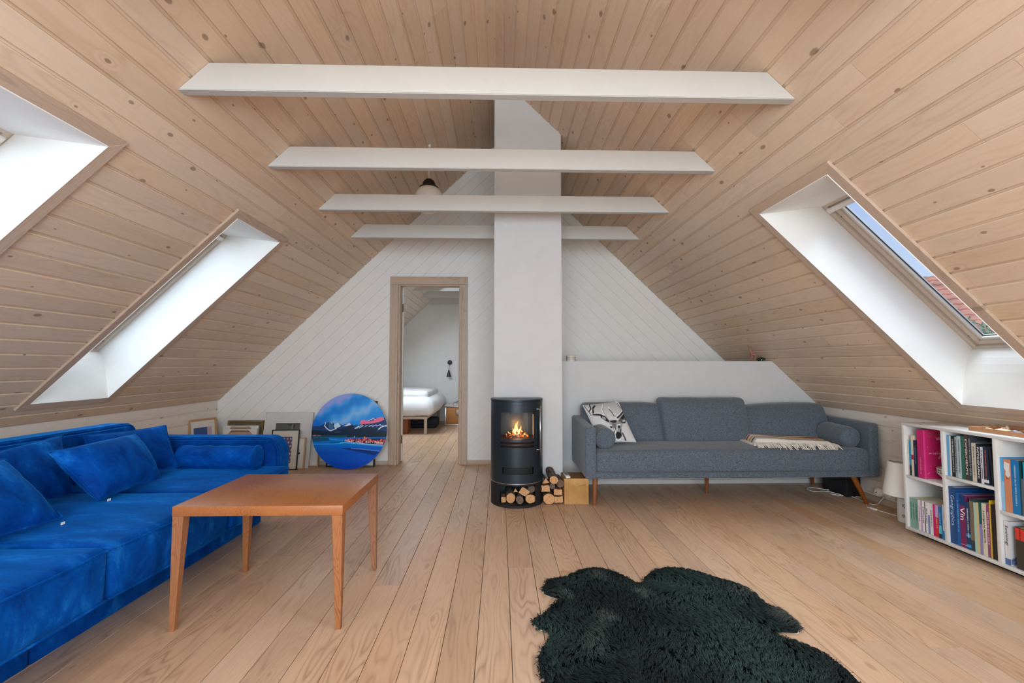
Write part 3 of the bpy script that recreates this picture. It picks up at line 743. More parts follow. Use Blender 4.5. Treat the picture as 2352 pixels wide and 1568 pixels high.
# roof facing the camera's side; local Y runs up the slope
rf = mesh('roof', tv, tf, M_TILE, hs, Matrix.Translation((0, 0, 0)) @ axes((0, -1.2, 2.9+1.25), Vector((.75, -.66, 0)).normalized(), Vector((.66, .75, 0)).normalized(), (0, 0, 1))); rf['kind'] = 'stuff'
box('wall', (-3.2, -.4, 0), (3.2, 4, 3.9), plain('brick_red', '#a5583f', .9), hs, M=axes((0.6, -.5, 0), Vector((.75, -.66, 0)).normalized(), Vector((.66, .75, 0)).normalized(), (0, 0, 1)))
def tree(loc, r, h, label, seed, col):
    rnd = random.Random(seed); t = empty('tree', loc, label=label, cat='tree')
    tube('trunk', [(0, 0, 0), (.05, 0, h*.5), (0, .05, h)], .1, M_BARK, t, radii=[.16, .12, .05])
    vs, fs = [], []
    for k in range(6500):
        d = Vector((rnd.gauss(0, 1), rnd.gauss(0, 1), rnd.gauss(0, 1))).normalized()*r*rnd.uniform(.55, 1)*(1+.25*noise.noise(Vector((k*.01, seed, 0))))
        c = Vector((0, 0, h))+d; a = Vector((rnd.gauss(0, 1), rnd.gauss(0, 1), rnd.gauss(0, 1))).normalized()*.06; b = a.cross(d).normalized()*.028
        i = len(vs); vs += [c-a, c+b, c+a, c-b]; fs.append((i, i+1, i+2, i+3))
    f = mesh('foliage', vs, fs, col, t); f['kind'] = 'stuff'; return t
M_LEAF = plain('leaves', '#b9cfae', .7, var=.3, vscale=3)
tree((9.6, 8.6, -3.1), 1.1, 4.05, 'green tree beyond the foot of the right skylight, in front of the roof', 3, M_LEAF)
tree((8.6, 6.2, -3.1), 1.0, 3.85, 'second green tree close to the house, at the lowest corner of the right skylight', 5, M_LEAF)

# ================================================================== BLUE SOFA
RZ = -math.radians(1.7)
bs = empty('blue_sofa', (-1.425, 2.5, 0), RZ, 'long cobalt blue velvet sofa along the left knee wall', 'sofa')
# local: x towards the room, y along the sofa away from the camera
def seatfn(z1):
    return None
yy = [(.035, .675), (-.70, .025), (-1.435, -.71), (-2.17, -1.445)]
for i, (a, b) in enumerate(yy):
    scu = soft_box('seat_cushion', (-1.0, a, .20), (0, b, .405), .028, M_VELVET, bs, n=14, puff=(.012, .004, .022), wr=.007, wsc=4, seed=i*7.)
    # piping round the top and the foot of the front
    for z in (.392, .212):
        tube('piping', spline([(-.2, a+.004, z), (-.02, a+.006, z), (.0, a+.03, z), (.012, (a+b)/2, z), (.0, b-.03, z), (-.02, b-.006, z), (-.2, b-.004, z)], 5), .0042, M_VELVET, scu)
for a, b in ((-.02, .58), (-.74, -.03), (-1.46, -.75), (-2.2, -1.47)):
    box('plinth', (-1.0, a, 0.), (-.235, b, .21), M_VELVET, bs, bev=.006)
def rounded_panel(name, y0, y1, z0, z1, x0, x1, r, parent, r2=.05):
    # upright panel with rounded upper corners, thickness along x
    poly = [(y0, z0), (y1, z0)]
    for k in range(9): a = k/8*math.pi/2; poly.append((y1-r+r*math.cos(a), z1-r+r*math.sin(a)))
    for k in range(9): a = math.pi/2+k/8*math.pi/2; poly.append((y0+r+r*math.cos(a), z1-r+r*math.sin(a)))
    bm = bmesh.new(); v0 = [bm.verts.new((x0, *p)) for p in poly]; v1 = [bm.verts.new((x1, *p)) for p in poly]; n = len(poly)
    f0 = bm.faces.new(v0); f1 = bm.faces.new(v1[::-1])
    for i in range(n): bm.faces.new([v0[i], v0[(i+1) % n], v1[(i+1) % n], v1[i]])
    bmesh.ops.recalc_face_normals(bm, faces=bm.faces)
    bmesh.ops.bevel(bm, geom=[e for e in bm.edges if (e in f0.edges or e in f1.edges)], offset=.022, segments=4, affect='EDGES', clamp_overlap=True)
    return from_bm(name, bm, M_VELVET, parent, smooth=True, angle=.9), poly
o, poly = rounded_panel('backrest', -1.15, .60, .2, .705, -1.12, -.965, .07, bs)
tube('piping', [(-.972, p[0]+(-.008 if p[0] > 0 else .008), p[1]-.008) for p in poly[1:]], .0045, M_VELVET, o)
o, poly = rounded_panel('backrest', -2.2, -1.16, .2, .705, -1.12, -.965, .07, bs)
# arm at the far end: panel whose thickness runs along y
bm = bmesh.new(); poly = [(-1.12, .2), (-.05, .2)]
for k in range(9): a = k/8*math.pi/2; poly.append((-.05-.10+.10*math.cos(a), .598-.12+.12*math.sin(a)))
poly += [(-1.12, .598)]
v0 = [bm.verts.new((p[0], .635, p[1])) for p in poly]; v1 = [bm.verts.new((p[0], .79, p[1])) for p in poly]; n = len(poly)
f0 = bm.faces.new(v0); f1 = bm.faces.new(v1[::-1])
for i in range(n): bm.faces.new([v0[i], v0[(i+1) % n], v1[(i+1) % n], v1[i]])
bmesh.ops.recalc_face_normals(bm, faces=bm.faces)
bmesh.ops.bevel(bm, geom=[e for e in bm.edges if (e in f0.edges or e in f1.edges)], offset=.02, segments=4, affect='EDGES', clamp_overlap=True)
arm_o = from_bm('armrest', bm, M_VELVET, bs, smooth=True, angle=.9)
tube('piping', [(p[0]-.006*(p[0] > -.3), .640, p[1]-.008) for p in poly[1:]], .0045, M_VELVET, arm_o)
box('plinth', (-1.0, .585, 0), (-.235, .78, .21), M_VELVET, bs, bev=.006)

def bolster(name, p0, p1, r, mat, label, cat='cushion', group=None, gath=True, rnd=.02, piped=True):
    p0, p1 = Vector(p0), Vector(p1); L = (p1-p0).length; Z = (p1-p0).normalized(); X = Z.cross(Vector((0, 0, 1))).normalized(); Y = Z.cross(X)
    e = empty(name, p0, label=label, cat=cat, group=group); M = Matrix((X, Y, Z)).transposed().to_4x4()
    prof = [(0, 0), (r-rnd, 0)]+[(r-rnd+rnd*math.sin(a*math.pi/2/6), rnd-rnd*math.cos(a*math.pi/2/6)) for a in range(1, 7)]
    m = 12; prof += [(r+.002*math.sin(k*2.1), rnd+(L-2*rnd)*k/m) for k in range(1, m)]
    prof += [(r-rnd+rnd*math.cos(a*math.pi/2/6), L-rnd+rnd*math.sin(a*math.pi/2/6)) for a in range(0, 7)]+[(0, L)]
    o = lathe('cover', prof, mat, e, M, n=40)
    for v in o.data.vertices:
        a = math.atan2(v.co.y, v.co.x); ed = min(v.co.z, L-v.co.z)
        if gath and rnd < v.co.z < L-rnd: k = 1+.006*math.sin(a*13)*math.exp(-ed*18); v.co.x *= k; v.co.y *= k
    if piped:
        for z in (rnd*.3, L-rnd*.3): tube('piping', [M @ Vector((math.cos(a)*(r-.001), math.sin(a)*(r-.001), z)) for a in np.linspace(0, 2*math.pi, 32, endpoint=False)], .0045, mat, e, closed=True)
    return e
bolster('bolster_cushion', (-2.03, 3.055, .487), (-1.545, 3.04, .487), .074, M_VELVET, 'blue velvet bolster lying against the far arm of the blue sofa', rnd=.012)

def throw_pillow(name, c, t, mat, label, seed=0., group=None, tagc=None, **k):
    cc = sum((Vector(p) for p in c), Vector())/4; zmin = min(Vector(p).z for p in c)
    base = Vector((cc.x, cc.y, zmin)); e = empty(name, base, label=label, cat='cushion', group=group)
    o, ring_ = pillow('cover', [Vector(p)-base for p in c], t, mat, e, seed=seed, **k)
    tube('piping', ring_, .0045, mat, o, closed=True)
    if tagc is not None:
        q = Vector(tagc)-base; box('care_tag', (-.004, -.009, -.008), (-.002, .009, .002), M_CARD, e, M=Matrix.Translation(q))
    return e
throw_pillow('throw_pillow', [(-2.31, 2.66, .685), (-2.13, 3.04, .692), (-1.995, 2.985, .445), (-2.20, 2.60, .445)], .15, M_VELVET, 'blue velvet pillow farthest back on the blue sofa, leaning beside the bolster', 2., wr=.022)
throw_pillow('throw_pillow', [(-2.31, 1.97, .665), (-2.275, 2.50, .715), (-2.12, 2.40, .445), (-2.15, 1.92, .440)], .15, M_VELVET, 'dark shaded blue velvet pillow behind the two front ones, leaning on the backrest', 9., wr=.022)
throw_pillow('throw_pillow', [(-2.10, 2.235, .672), (-2.08, 2.735, .688), (-1.915, 2.715, .440), (-1.905, 2.285, .435)], .185, M_VELVET, 'blue velvet pillow at the middle of the blue sofa, in front of two others', 4., tagc=(-1.885, 2.33, .430), wr=.022)
throw_pillow('throw_pillow', [(-2.09, 1.50, .72), (-2.06, 2.01, .685), (-1.84, 2.04, .435), (-1.86, 1.52, .44)], .17, M_VELVET, 'blue velvet pillow nearest the camera, cut off by the left edge of the photo', 6., tagc=(-1.80, 2.0, .428), wr=.018)

# ================================================================== COFFEE TABLE
ct = empty('coffee_table', (-.993, 2.2475, 0), label='square teak coffee table with slim tapered legs in front of the blue sofa', cat='table')
TW, TD, TH, TA = .346, .2825, .4985, .040
box('tabletop', (-TD, -TW, -TA), (TD, TW, 0), M_TEAK, ct, bev=.0015, M=axes((0, 0, TH), (0, 1, 0), (-1, 0, 0), (0, 0, 1)))
for sx in (-1, 1):
    for sy in (-1, 1):
        # tapers towards the outer corner, in a frame whose x runs down the leg
        L = TH-TA; w0, w1 = .044, .022
        vs = []
        for t, w in ((0, w0), (L, w1)):
            for a, b in ((0, 0), (w, 0), (w, w), (0, w)): vs.append((t, a, b))
        M = axes((sx*(TW-.001), sy*(TD-.001), TH-TA+.0), (0, 0, -1), (-sx, 0, 0), (0, -sy, 0))
        bm = bmesh.new(); b = [bm.verts.new(v) for v in vs]
        for f in ((0, 1, 2, 3), (4, 7, 6, 5), (0, 4, 5, 1), (1, 5, 6, 2), (2, 6, 7, 3), (3, 7, 4, 0)): bm.faces.new([b[i] for i in f])
        bmesh.ops.bevel(bm, geom=bm.edges[:], offset=.0015, segments=1, affect='EDGES')
        from_bm('leg', bm, M_TEAK, ct, M)

# ================================================================== GREY SOFA
gs = empty('grey_sofa', (1.80, 3.86, 0), label='charcoal woven three-seat sofa on splayed walnut legs before the white half wall', cat='sofa')
def g(p): return (p[0]-1.80, p[1]-3.86, p[2])
soft_box('base_frame', g((.70, 3.545, .212)), g((2.89, 4.19, .262)), .016, M_TWEED, gs, n=6)
soft_box('seat', g((.735, 3.54, .250)), g((2.862, 4.02, .425)), .035, M_TWEED, gs, n=20, puff=(0, .006, .022), wr=.004, wsc=3)
tube('piping', spline([g((.745, 3.548, .40)), g((.740, 3.542, .262)), g((1.8, 3.540, .256)), g((2.856, 3.542, .262)), g((2.852, 3.548, .40))], 4), .0035, M_TWEED, gs)
def arm(x0, x1, y0, y1, z0, z1f, z1b, nm='armrest'):
    def fn(s):
        t = (s.y+3.86-y0)/(y1-y0); k = (s.z-z0)/(z1b-z0)
        s = s.copy(); s.z = z0+(s.z-z0)*((z1f+(z1b-z1f)*t-z0)/(z1b-z0)); return s
    return soft_box(nm, g((x0, y0, z0)), g((x1, y1, z1b)), .022, M_TWEED, gs, n=8, wr=.002, fn=fn)
arm(.652, .738, 3.535, 4.20, .212, .600, .628); arm(2.860, 2.938, 3.535, 4.20, .212, .625, .640)
soft_box('back_frame', g((.70, 4.09, .25)), g((2.88, 4.215, .62)), .03, M_TWEED, gs, n=8)
def bcush(x0, x1, y0, z1, seed, tilt=.13, crown=.0, tuft=False, lop=0.):
    def fn(s):
        s = s.copy(); X = s.x+1.80; u = (X-x0)/(x1-x0)*2-1; h = max(0, (s.z-.42)/(z1-.42))
        s.y += h*tilt; s.z += h*(crown*(u*u-.5)+lop*u); s.y -= .0
        if tuft:
            for tx in (-.45, 0., .45):
                s.y += .010*math.exp(-((u-tx)/.05)**2)*math.sin(h*3.1)
        return s
    o = soft_box('back_cushion', g((x0, y0, .425)), g((x1, y0+.17, z1)), .045, M_TWEED, gs, n=14, puff=(.004, .030, .012), wr=.007, wsc=5, seed=seed, fn=fn)
    return o
bcush(.715, 1.395, 3.875, .742, 1.); bcush(1.385, 2.125, 3.835, .790, 12., crown=.018); bcush(2.11, 2.845, 3.875, .728, 23., tuft=True, lop=.010)
def sleg(x0, y0, x1, y1, z1=.215):
    p0, p1 = Vector(g((x0, y0, 0))), Vector(g((x1, y1, z1))); Z = (p0-p1); L = Z.length; Z.normalize(); Y = Z.cross(Vector((1, 0, 0))).normalized(); Xx = Y.cross(Z)
    o = lathe('leg', [(0, 0), (.021, 0), (.021, .01), (.0125, L-.006), (.010, L), (0, L)], M_WALNUT, gs, n=20)
    R = Matrix((Xx, Y, Z)).transposed().to_4x4()
    A = Matrix(((0, 0, -1, 0), (0, 1, 0, 0), (1, 0, 0, 0), (0, 0, 0, 1)))     # store with the length along local x for the grain
    for v in o.data.vertices: v.co = (v.co.z, v.co.y, -v.co.x)
    o.matrix_basis = Matrix.Translation(p1) @ R @ A
    return o
sleg(.728, 3.60, .745, 3.63); sleg(2.85, 3.575, 2.775, 3.62); sleg(1.74, 3.905, 1.74, 3.895); sleg(2.83, 4.17, 2.78, 4.12); sleg(.728, 4.17, .77, 4.12)
bolster('bolster_cushion', (.822, 3.60, .505), (.812, 3.93, .515), .082, M_TWEED, 'charcoal bolster cushion at the left arm of the grey sofa, below the deer pillow', rnd=.02, piped=False)
bolster('bolster_cushion', (2.765, 3.585, .505), (2.765, 3.925, .52), .082, M_TWEED, 'charcoal bolster cushion at the right arm of the grey sofa, behind the folded blanket', rnd=.05, piped=False)

# ---- flat print painters (colour only) on vertex grids
class Cv:
    def __init__(s, w, h, x0, y0, x1, y1, bg=(200, 200, 200)):
        s.w, s.h, s.b = w, h, (x0, y0, x1, y1); s.a = np.zeros((h, w, 3)); s.a[:] = bg
        s.X, s.Y = np.meshgrid(np.linspace(x0, x1, w), np.linspace(y0, y1, h))
    def put(s, m, c, a=1.): m = np.clip(m, 0, 1)[..., None]*a; s.a = s.a*(1-m)+np.array(c, float)*m
    def poly(s, pts, c, a=1.):
        m = np.zeros(s.X.shape, bool); n = len(pts); j = n-1
        for i in range(n):
            xi, yi = pts[i]; xj, yj = pts[j]
            if yi != yj: m ^= ((yi > s.Y) != (yj > s.Y)) & (s.X < (xj-xi)*(s.Y-yi)/(yj-yi)+xi)
            j = i
        s.put(m.astype(float), c, a)
    def line(s, pts, w, c, a=1.):
        for (x0, y0), (x1, y1) in zip(pts[:-1], pts[1:]):
            dx, dy = x1-x0, y1-y0; t = np.clip(((s.X-x0)*dx+(s.Y-y0)*dy)/(dx*dx+dy*dy+1e-9), 0, 1)
            d = np.hypot(s.X-x0-t*dx, s.Y-y0-t*dy); s.put(np.clip((w/2-d)/(w*.25)+.5, 0, 1), c, a)
    def ell(s, cx, cy, rx, ry, c, a=1., soft=.1, rot=0.):
        ca, sa = math.cos(rot), math.sin(rot); x = (s.X-cx)*ca+(s.Y-cy)*sa; y = -(s.X-cx)*sa+(s.Y-cy)*ca
        s.put(np.clip((1-np.hypot(x/rx, y/ry))/soft, 0, 1), c, a)
    def rect(s, x0, y0, x1, y1, c, a=1.): s.put(((s.X >= x0) & (s.X <= x1) & (s.Y >= y0) & (s.Y <= y1)).astype(float), c, a)
    def at(s, x, y):
        x0, y0, x1, y1 = s.b; i = np.clip(((np.asarray(x)-x0)/(x1-x0)*(s.w-1)).round().astype(int), 0, s.w-1); j = np.clip(((np.asarray(y)-y0)/(y1-y0)*(s.h-1)).round().astype(int), 0, s.h-1)
        return srgb(s.a[j, i])
def deer_art(uv):
    c = Cv(700, 700, 250, 300, 1300, 1160, (205, 207, 208))
    # soft backdrop
    c.put(np.clip((700-c.Y)/330, 0, 1), (168, 169, 170), .8)
    dk = (38, 40, 42); wt = (236, 237, 238); md = (120, 122, 124)
    for L_ in ([(345, 425), (400, 560), (470, 660)], [(440, 420), (455, 520), (520, 600)], [(400, 470), (430, 530), (480, 580)]): c.line(L_, 12, wt)
    c.line([(355, 440), (410, 530), (470, 640)], 16, md)
    c.line([(540, 460), (500, 520), (510, 630), (640, 650), (720, 720), (760, 760)], 34, dk); c.line([(490, 500), (485, 620), (600, 612), (690, 650), (740, 730)], 10, wt)
    c.line([(450, 430), (470, 520), (440, 560)], 22, dk); c.line([(690, 440), (665, 540), (690, 620), (760, 730)], 12, wt); c.line([(705, 440), (682, 540), (706, 620), (772, 720)], 8, md)
    c.line([(790, 490), (820, 560), (880, 640), (905, 700)], 14, wt); c.line([(800, 540), (860, 620), (890, 680)], 14, dk)
    c.line([(930, 370), (1000, 440), (1055, 520), (1030, 580), (960, 660), (940, 740)], 16, wt); c.line([(960, 420), (1030, 500)], 12, dk); c.line([(1070, 560), (1010, 640), (950, 700)], 28, dk)
    # ears
    c.poly([(635, 650), (720, 670), (790, 760), (790, 800), (700, 750), (640, 700)], dk); c.ell(700, 715, 45, 24, (150, 152, 154), rot=.6)
    c.poly([(1085, 590), (1130, 690), (1090, 780), (1010, 800), (950, 770), (1000, 690)], (90, 92, 94)); c.poly([(1080, 600), (1010, 700), (1040, 720), (1090, 650)], dk); c.ell(1070, 735, 36, 20, (190, 192, 194), rot=-.5); c.line([(1020, 790), (1090, 770), (1120, 700)], 8, dk)
    # head
    c.poly([(790, 760), (930, 745), (1040, 790), (1010, 900), (1020, 960), (1000, 1040), (950, 1070), (890, 1040), (880, 950), (850, 880), (800, 840)], (150, 153, 156))
    c.poly([(800, 760), (930, 750), (920, 790), (870, 800), (820, 790)], dk); c.poly([(840, 800), (930, 820), (960, 900), (900, 920), (860, 870)], (110, 112, 116))
    c.ell(828, 868, 22, 26, dk); c.ell(966, 858, 24, 26, dk); c.ell(820, 845, 30, 12, wt, .8, rot=.5); c.ell(975, 825, 36, 12, wt, .8, rot=-.3)
    c.line([(880, 900), (905, 960), (900, 1030)], 16, wt); c.line([(1000, 900), (985, 950), (1010, 1010)], 16, dk); c.line([(935, 830), (925, 930)], 22, (205, 207, 210))
    c.ell(950, 1000, 50, 56, (16, 17, 18), soft=.15); c.line([(905, 1060), (950, 1075), (990, 1050)], 16, wt); c.line([(880, 930), (860, 1000), (890, 1060)], 12, dk)
    c.line([(1020, 960), (1050, 1010), (1075, 1060)], 18, dk); c.line([(1035, 950), (1065, 1010), (1090, 1060)], 8, md)
    x = 325+uv[:, 0]*660+uv[:, 1]*285; y = 415-uv[:, 0]*65+uv[:, 1]*710
    return c.at(x, y)
dp = [(.705, 3.96, .735), (1.015, 3.955, .775), (1.105, 3.74, .455), (.80, 3.735, .445)]
cc = sum((Vector(p) for p in dp), Vector())/4; base = Vector((cc.x, cc.y, .445))
e = empty('throw_pillow', base, label='pale grey pillow printed with a deer head, left end of the grey sofa', cat='cushion')
o, rg = pillow('cover', [Vector(p)-base for p in dp], .10, M_PRINT, e, n=170, wr=.004, seed=3., painter=deer_art, pinch=.04)

# ---- folded blanket
bl = empty('folded_blanket', (2.32, 3.73, .44), label='folded cream wool blanket with coloured stripes and a fringe, on the grey sofa', cat='blanket')
def blanket():
    A, B, Cc, D = [Vector(p)-Vector((2.32, 3.73, .44)) for p in ((2.045, 3.86, 0.445), (2.67, 3.85, .445), (2.62, 3.585, .445), (1.995, 3.615, .445))]
    nu, nv = 90, 60; vs, fs, uv = [], [], []
    for j in range(nv+1):
        for i in range(nu+1):
            u, v = i/nu, j/nv; p = (A*(1-u)+B*u)*(1-v)+(D*(1-u)+Cc*u)*v
            edge = min(1, u/.05, (1-u)/.05)**.5 if 0 < u < 1 else 0; ev = min(1, v/.05, (1-v)/.09)**.5 if 0 < v < 1 else 0
            h = .058*min(edge, 1)*min(ev, 1)+.008*noise.noise(Vector((u*3, v*5, 0)))*edge*ev
            h *= 1-.45*u
            vs.append(p+Vector((0, 0, h))); uv.append((u, v))
    for j in range(nv):
        for i in range(nu): a = j*(nu+1)+i; fs.append((a, a+nu+1, a+nu+2, a+1))
    o = mesh('wool_cloth', vs, fs, M_PRINT, bl, smooth=True)
    c = Cv(200, 240, 0, 0, 1, 1, (222, 218, 208))
    for (v0, v1, col, s) in ((.03, .10, (60, 130, 110), 0), (.20, .33, (178, 38, 52), .0), (.47, .57, (206, 165, 60), .0), (.70, .79, (44, 62, 92), .0)):
        if v0 < .05: c.rect(0, v0, .05, v1, col)
        else: c.put(((c.Y+.05*np.sin(c.X*6)+.03*(1-c.X) > v0) & (c.Y+.05*np.sin(c.X*6)+.03*(1-c.X) < v1)).astype(float), col)
    uv = np.array(uv); set_print(o, c.at(uv[:, 0], uv[:, 1]))
    # lower layer seen at the left fold
    box('lower_fold', (-.005, -.12, 0), (.60, .12, .02), M_CREAM, bl, bev=.009, M=Matrix.Translation((-.312, .01, 0)))
    vs, fs = [], []; rnd = random.Random(4)
    for k in range(150):
        u = rnd.random(); p = D*(1-u)+Cc*u+Vector((0, .012, .030*(1-.4*u)))
        q = p+Vector((rnd.uniform(-.018, .03), -rnd.uniform(.05, .075), 0)); q.z = .002 if q.y > -.185 else -.012
        mid = (p+q)/2+Vector((rnd.uniform(-.008, .008), 0, .008)); pts = [p, mid, q]; i0 = len(vs); r = .0028
        for t in pts:
            for a in range(4): vs.append(t+Vector((math.cos(a*math.pi/2)*r, 0, math.sin(a*math.pi/2)*r)))
        for s_ in range(2):
            for a in range(4): fs.append((i0+s_*4+a, i0+s_*4+(a+1) % 4, i0+(s_+1)*4+(a+1) % 4, i0+(s_+1)*4+a))
        fs.append((i0+8, i0+9, i0+10, i0+11))
    f = mesh('fringe', vs, fs, M_CREAM, bl); f['kind'] = 'stuff'
M_CREAM = plain('cream_wool', '#ddd8cc', .9)
blanket()

# ================================================================== STOVE
SXc, SYc, SR = .138, 3.742, .206
st = empty('wood_stove', (SXc, SYc, 0), label='dark cylindrical wood burning stove with a fire lit, standing before the chimney', cat='stove')
TM = 2.0                                      # the shell runs from -TM to TM around the front
def shell(name, r, th, a0, a1, z0, z1, holes=(), mat=M_IRON, n=44, bev=.0015, parent=st):
    us = sorted(set([a0+(a1-a0)*k/n for k in range(n+1)]+[h[0] for h in holes]+[h[1] for h in holes])); vs_ = sorted(set([z0, z1]+[h[2] for h in holes]+[h[3] for h in holes]))
    o = slab_holes(name, us, vs_, list(holes), lambda a, z, t: ((r-t)*math.sin(a), -(r-t)*math.cos(a), z), th, mat, parent)
    o.data.polygons.foreach_set('use_smooth', [True]*len(o.data.polygons))
    try: o.data.set_sharp_from_angle(angle=.6)
    except Exception: pass
    return o
AO = .70
shell('body', SR, .004, -TM, TM, .18, .795, [(-AO, AO, .505, .755), (-AO*.97, AO*.97, .478, .492), (-AO*.97, AO*.97, .452, .466), (-.60, .64, .250, .305)])
door_o = shell('door', SR+.005, .005, -.80, .80, .395, .770, [(-AO+.04, AO-.04, .515, .715), (-AO*.93, AO*.93, .478, .495), (-AO*.93, AO*.93, .450, .467)])
for z in (.486, .459): shell('grate_bar', SR+.012, .010, -.70, .70, z-.012-.002, z-.012+.004, parent=door_o)
shell('air_ledge', SR+.014, .014, -.72, .72, .497, .513, parent=door_o)
box('back_plate', (-.187, .083, .0), (.187, .089, .795), M_IRON, st)
dprof = lambda r: [(r*math.sin(a), -r*math.cos(a)) for a in np.linspace(-TM, TM, 49)]
prism('top_plate', dprof(SR+.003), .797, .812, M_IRON, st, axis='z', bev=.002)
prism('floor_plate', dprof(SR-.004), .178, .184, M_IRON, st, axis='z')
shell('seam_ring', SR+.001, .003, -TM, TM, .176, .181, mat=M_STEEL)
# base with the log niche
shell('base', SR-.001, .006, -TM, TM, .0, .176, [(-.74, .74, .018, .165)], mat=M_IRON2)
prism('base_plate', dprof(SR-.006), .010, .018, M_IRON2, st, axis='z')
for s_ in (-1, 1): box('niche_side', (s_*.142-.003, -.145, .018), (s_*.142+.003, .08, .176), M_IRON2, st)
# firebox: vermiculite back and sides, sooty top
M_VERM = plain('firebox_lining', '#b3afa9', .95, var=.15, vscale=12)
lin = shell('firebox_lining', .165, .008, .95, 2*math.pi-.95, .505, .675, mat=M_VERM, n=36)
shell('soot_plate', .166, .006, .95, 2*math.pi-.95, .672, .775, mat=plain('soot', '#0f0e0d', .95), n=36)
prism('firebox_floor', [(.168*math.cos(a), .9*.168*math.sin(a)-.0) for a in np.linspace(0, 2*math.pi, 24, endpoint=False)], .500, .506, M_IRON2, st, axis='z')
shell('pane', SR-.002, .003, -AO+.01, AO-.01, .507, .752, mat=M_STOVEGLASS, parent=door_o)
shell('ember_box', .17, .004, -1.0, 1.0, .44, .50, mat=plain('ember_bed', '#3a1a10', .9), n=16)
# ash slot grille
shell('slot_back', SR-.018, .003, -.62, .66, .248, .307, mat=M_IRON2)
for z in (.262, .276, .290): shell('slot_rib', SR-.004, .004, -.56, .60, z, z+.0035, mat=M_IRON)
shell('slot_frame', SR+.003, .003, -.62, .66, .243, .309, [(-.585, .625, .252, .303)])
hdl = tube('handle', [(.176, -.146, .380), (.176, -.146, .765)], .0065, M_STEEL, door_o, n=12)
for z in (.428, .738): tube('handle_bracket', [(.176, -.146, z), (.140, -.150, z)], .0035, M_STEEL, door_o, n=8)
M_FLAME = bpy.data.materials.new('flame'); M_FLAME.use_nodes = True; nt = M_FLAME.node_tree; nt.nodes.clear()
o_ = N(nt, 'ShaderNodeOutputMaterial'); em = N(nt, 'ShaderNodeEmission'); tcn = N(nt, 'ShaderNodeTexCoord'); sx_ = N(nt, 'ShaderNodeSeparateXYZ'); nt.links.new(tcn.outputs['Generated'], sx_.inputs[0])
r_ = N(nt, 'ShaderNodeValToRGB'); r_.color_ramp.elements[0].color = (1, .55, .12, 1); r_.color_ramp.elements[1].color = (1, .16, .01, 1); x_ = r_.color_ramp.elements.new(.45); x_.color = (1, .62, .16, 1)
nt.links.new(sx_.outputs['Z'], r_.inputs[0]); nt.links.new(r_.outputs[0], em.inputs[0]); em.inputs[1].default_value = 3.2
tr_ = N(nt, 'ShaderNodeBsdfTransparent'); ms_ = N(nt, 'ShaderNodeMixShader'); lw = N(nt, 'ShaderNodeLayerWeight'); lw.inputs[0].default_value = .35
nt.links.new(lw.outputs['Facing'], ms_.inputs[0]); nt.links.new(em.outputs[0], ms_.inputs[1]); nt.links.new(tr_.outputs[0], ms_.inputs[2]); nt.links.new(ms_.outputs[0], o_.inputs[0])
M_EMBER = bpy.data.materials.new('glowing_ember'); M_EMBER.use_nodes = True; nt = M_EMBER.node_tree; b_ = nt.nodes['Principled BSDF']
tcn = N(nt, 'ShaderNodeTexCoord'); n_ = N(nt, 'ShaderNodeTexNoise'); n_.inputs['Scale'].default_value = 60; nt.links.new(tcn.outputs['Object'], n_.inputs['Vector'])
mr = N(nt, 'ShaderNodeMapRange'); mr.inputs['From Min'].default_value = .5; mr.inputs['From Max'].default_value = .75; mr.inputs['To Max'].default_value = 4; nt.links.new(n_.outputs['Fac'], mr.inputs['Value'])
b_.inputs['Base Color'].default_value = (.02, .012, .01, 1); b_.inputs['Emission Color'].default_value = (1, .16, .02, 1); nt.links.new(mr.outputs[0], b_.inputs['Emission Strength'])
fire = empty('fire', (SXc, SYc-.03, .506), label='small orange log fire burning behind the stove glass', cat='fire')
def flame(x, y, h, w, lean, seed):
    rnd = random.Random(seed); vs, fs = [], []; n, m = 10, 14
    for k in range(m+1):
        t = k/m; r = w*(math.sin(min(1, t*1.6+.12)*math.pi/2))*(1-t)**.75+.0004
        cx = x+lean*t*t+.006*math.sin(t*6+seed); cy = y+.004*math.cos(t*5+seed)
        for a in range(n): an = a*2*math.pi/n; vs.append((cx+r*math.cos(an)*(1+.18*math.sin(3*an+t*5)), cy+r*.7*math.sin(an), .012+h*t))
    for k in range(m):
        for a in range(n): fs.append((k*n+a, k*n+(a+1) % n, (k+1)*n+(a+1) % n, (k+1)*n+a))
    return mesh('flame', vs, fs, M_FLAME, fire, smooth=True)
for a in ((.000, 0, .115, .016, .006, 1), (-.012, -.02, .075, .013, -.012, 2), (.018, -.01, .080, .012, .012, 3), (-.035, 0, .060, .010, .004, 4), (.04, .01, .050, .010, -.004, 5), (-.055, .01, .032, .009, -.01, 6), (.06, -.02, .026, .008, .01, 7), (0, .03, .095, .014, -.014, 8)): flame(*a)
for k, (x0_, x1_, y_, z_, r__) in enumerate(((-.085, .075, .012, .013, .013), (-.06, .09, -.028, .012, .011), (-.045, .055, -.008, .032, .011))):
    q_ = tube('burning_log', spline([(x0_, y_-.01, z_), ((x0_+x1_)/2, y_+.006, z_+.004), (x1_, y_+.012, z_)], 5), r__, M_EMBER, fire, n=10)
lp_ = bpy.data.lights.new('fire_glow', 'POINT'); lp_.energy = 1.1; lp_.color = (1, .45, .15); lp_.shadow_soft_size = .03
lo_ = bpy.data.objects.new('fire_glow', lp_); COL.objects.link(lo_); lo_.location = (SXc, SYc-.02, .585)

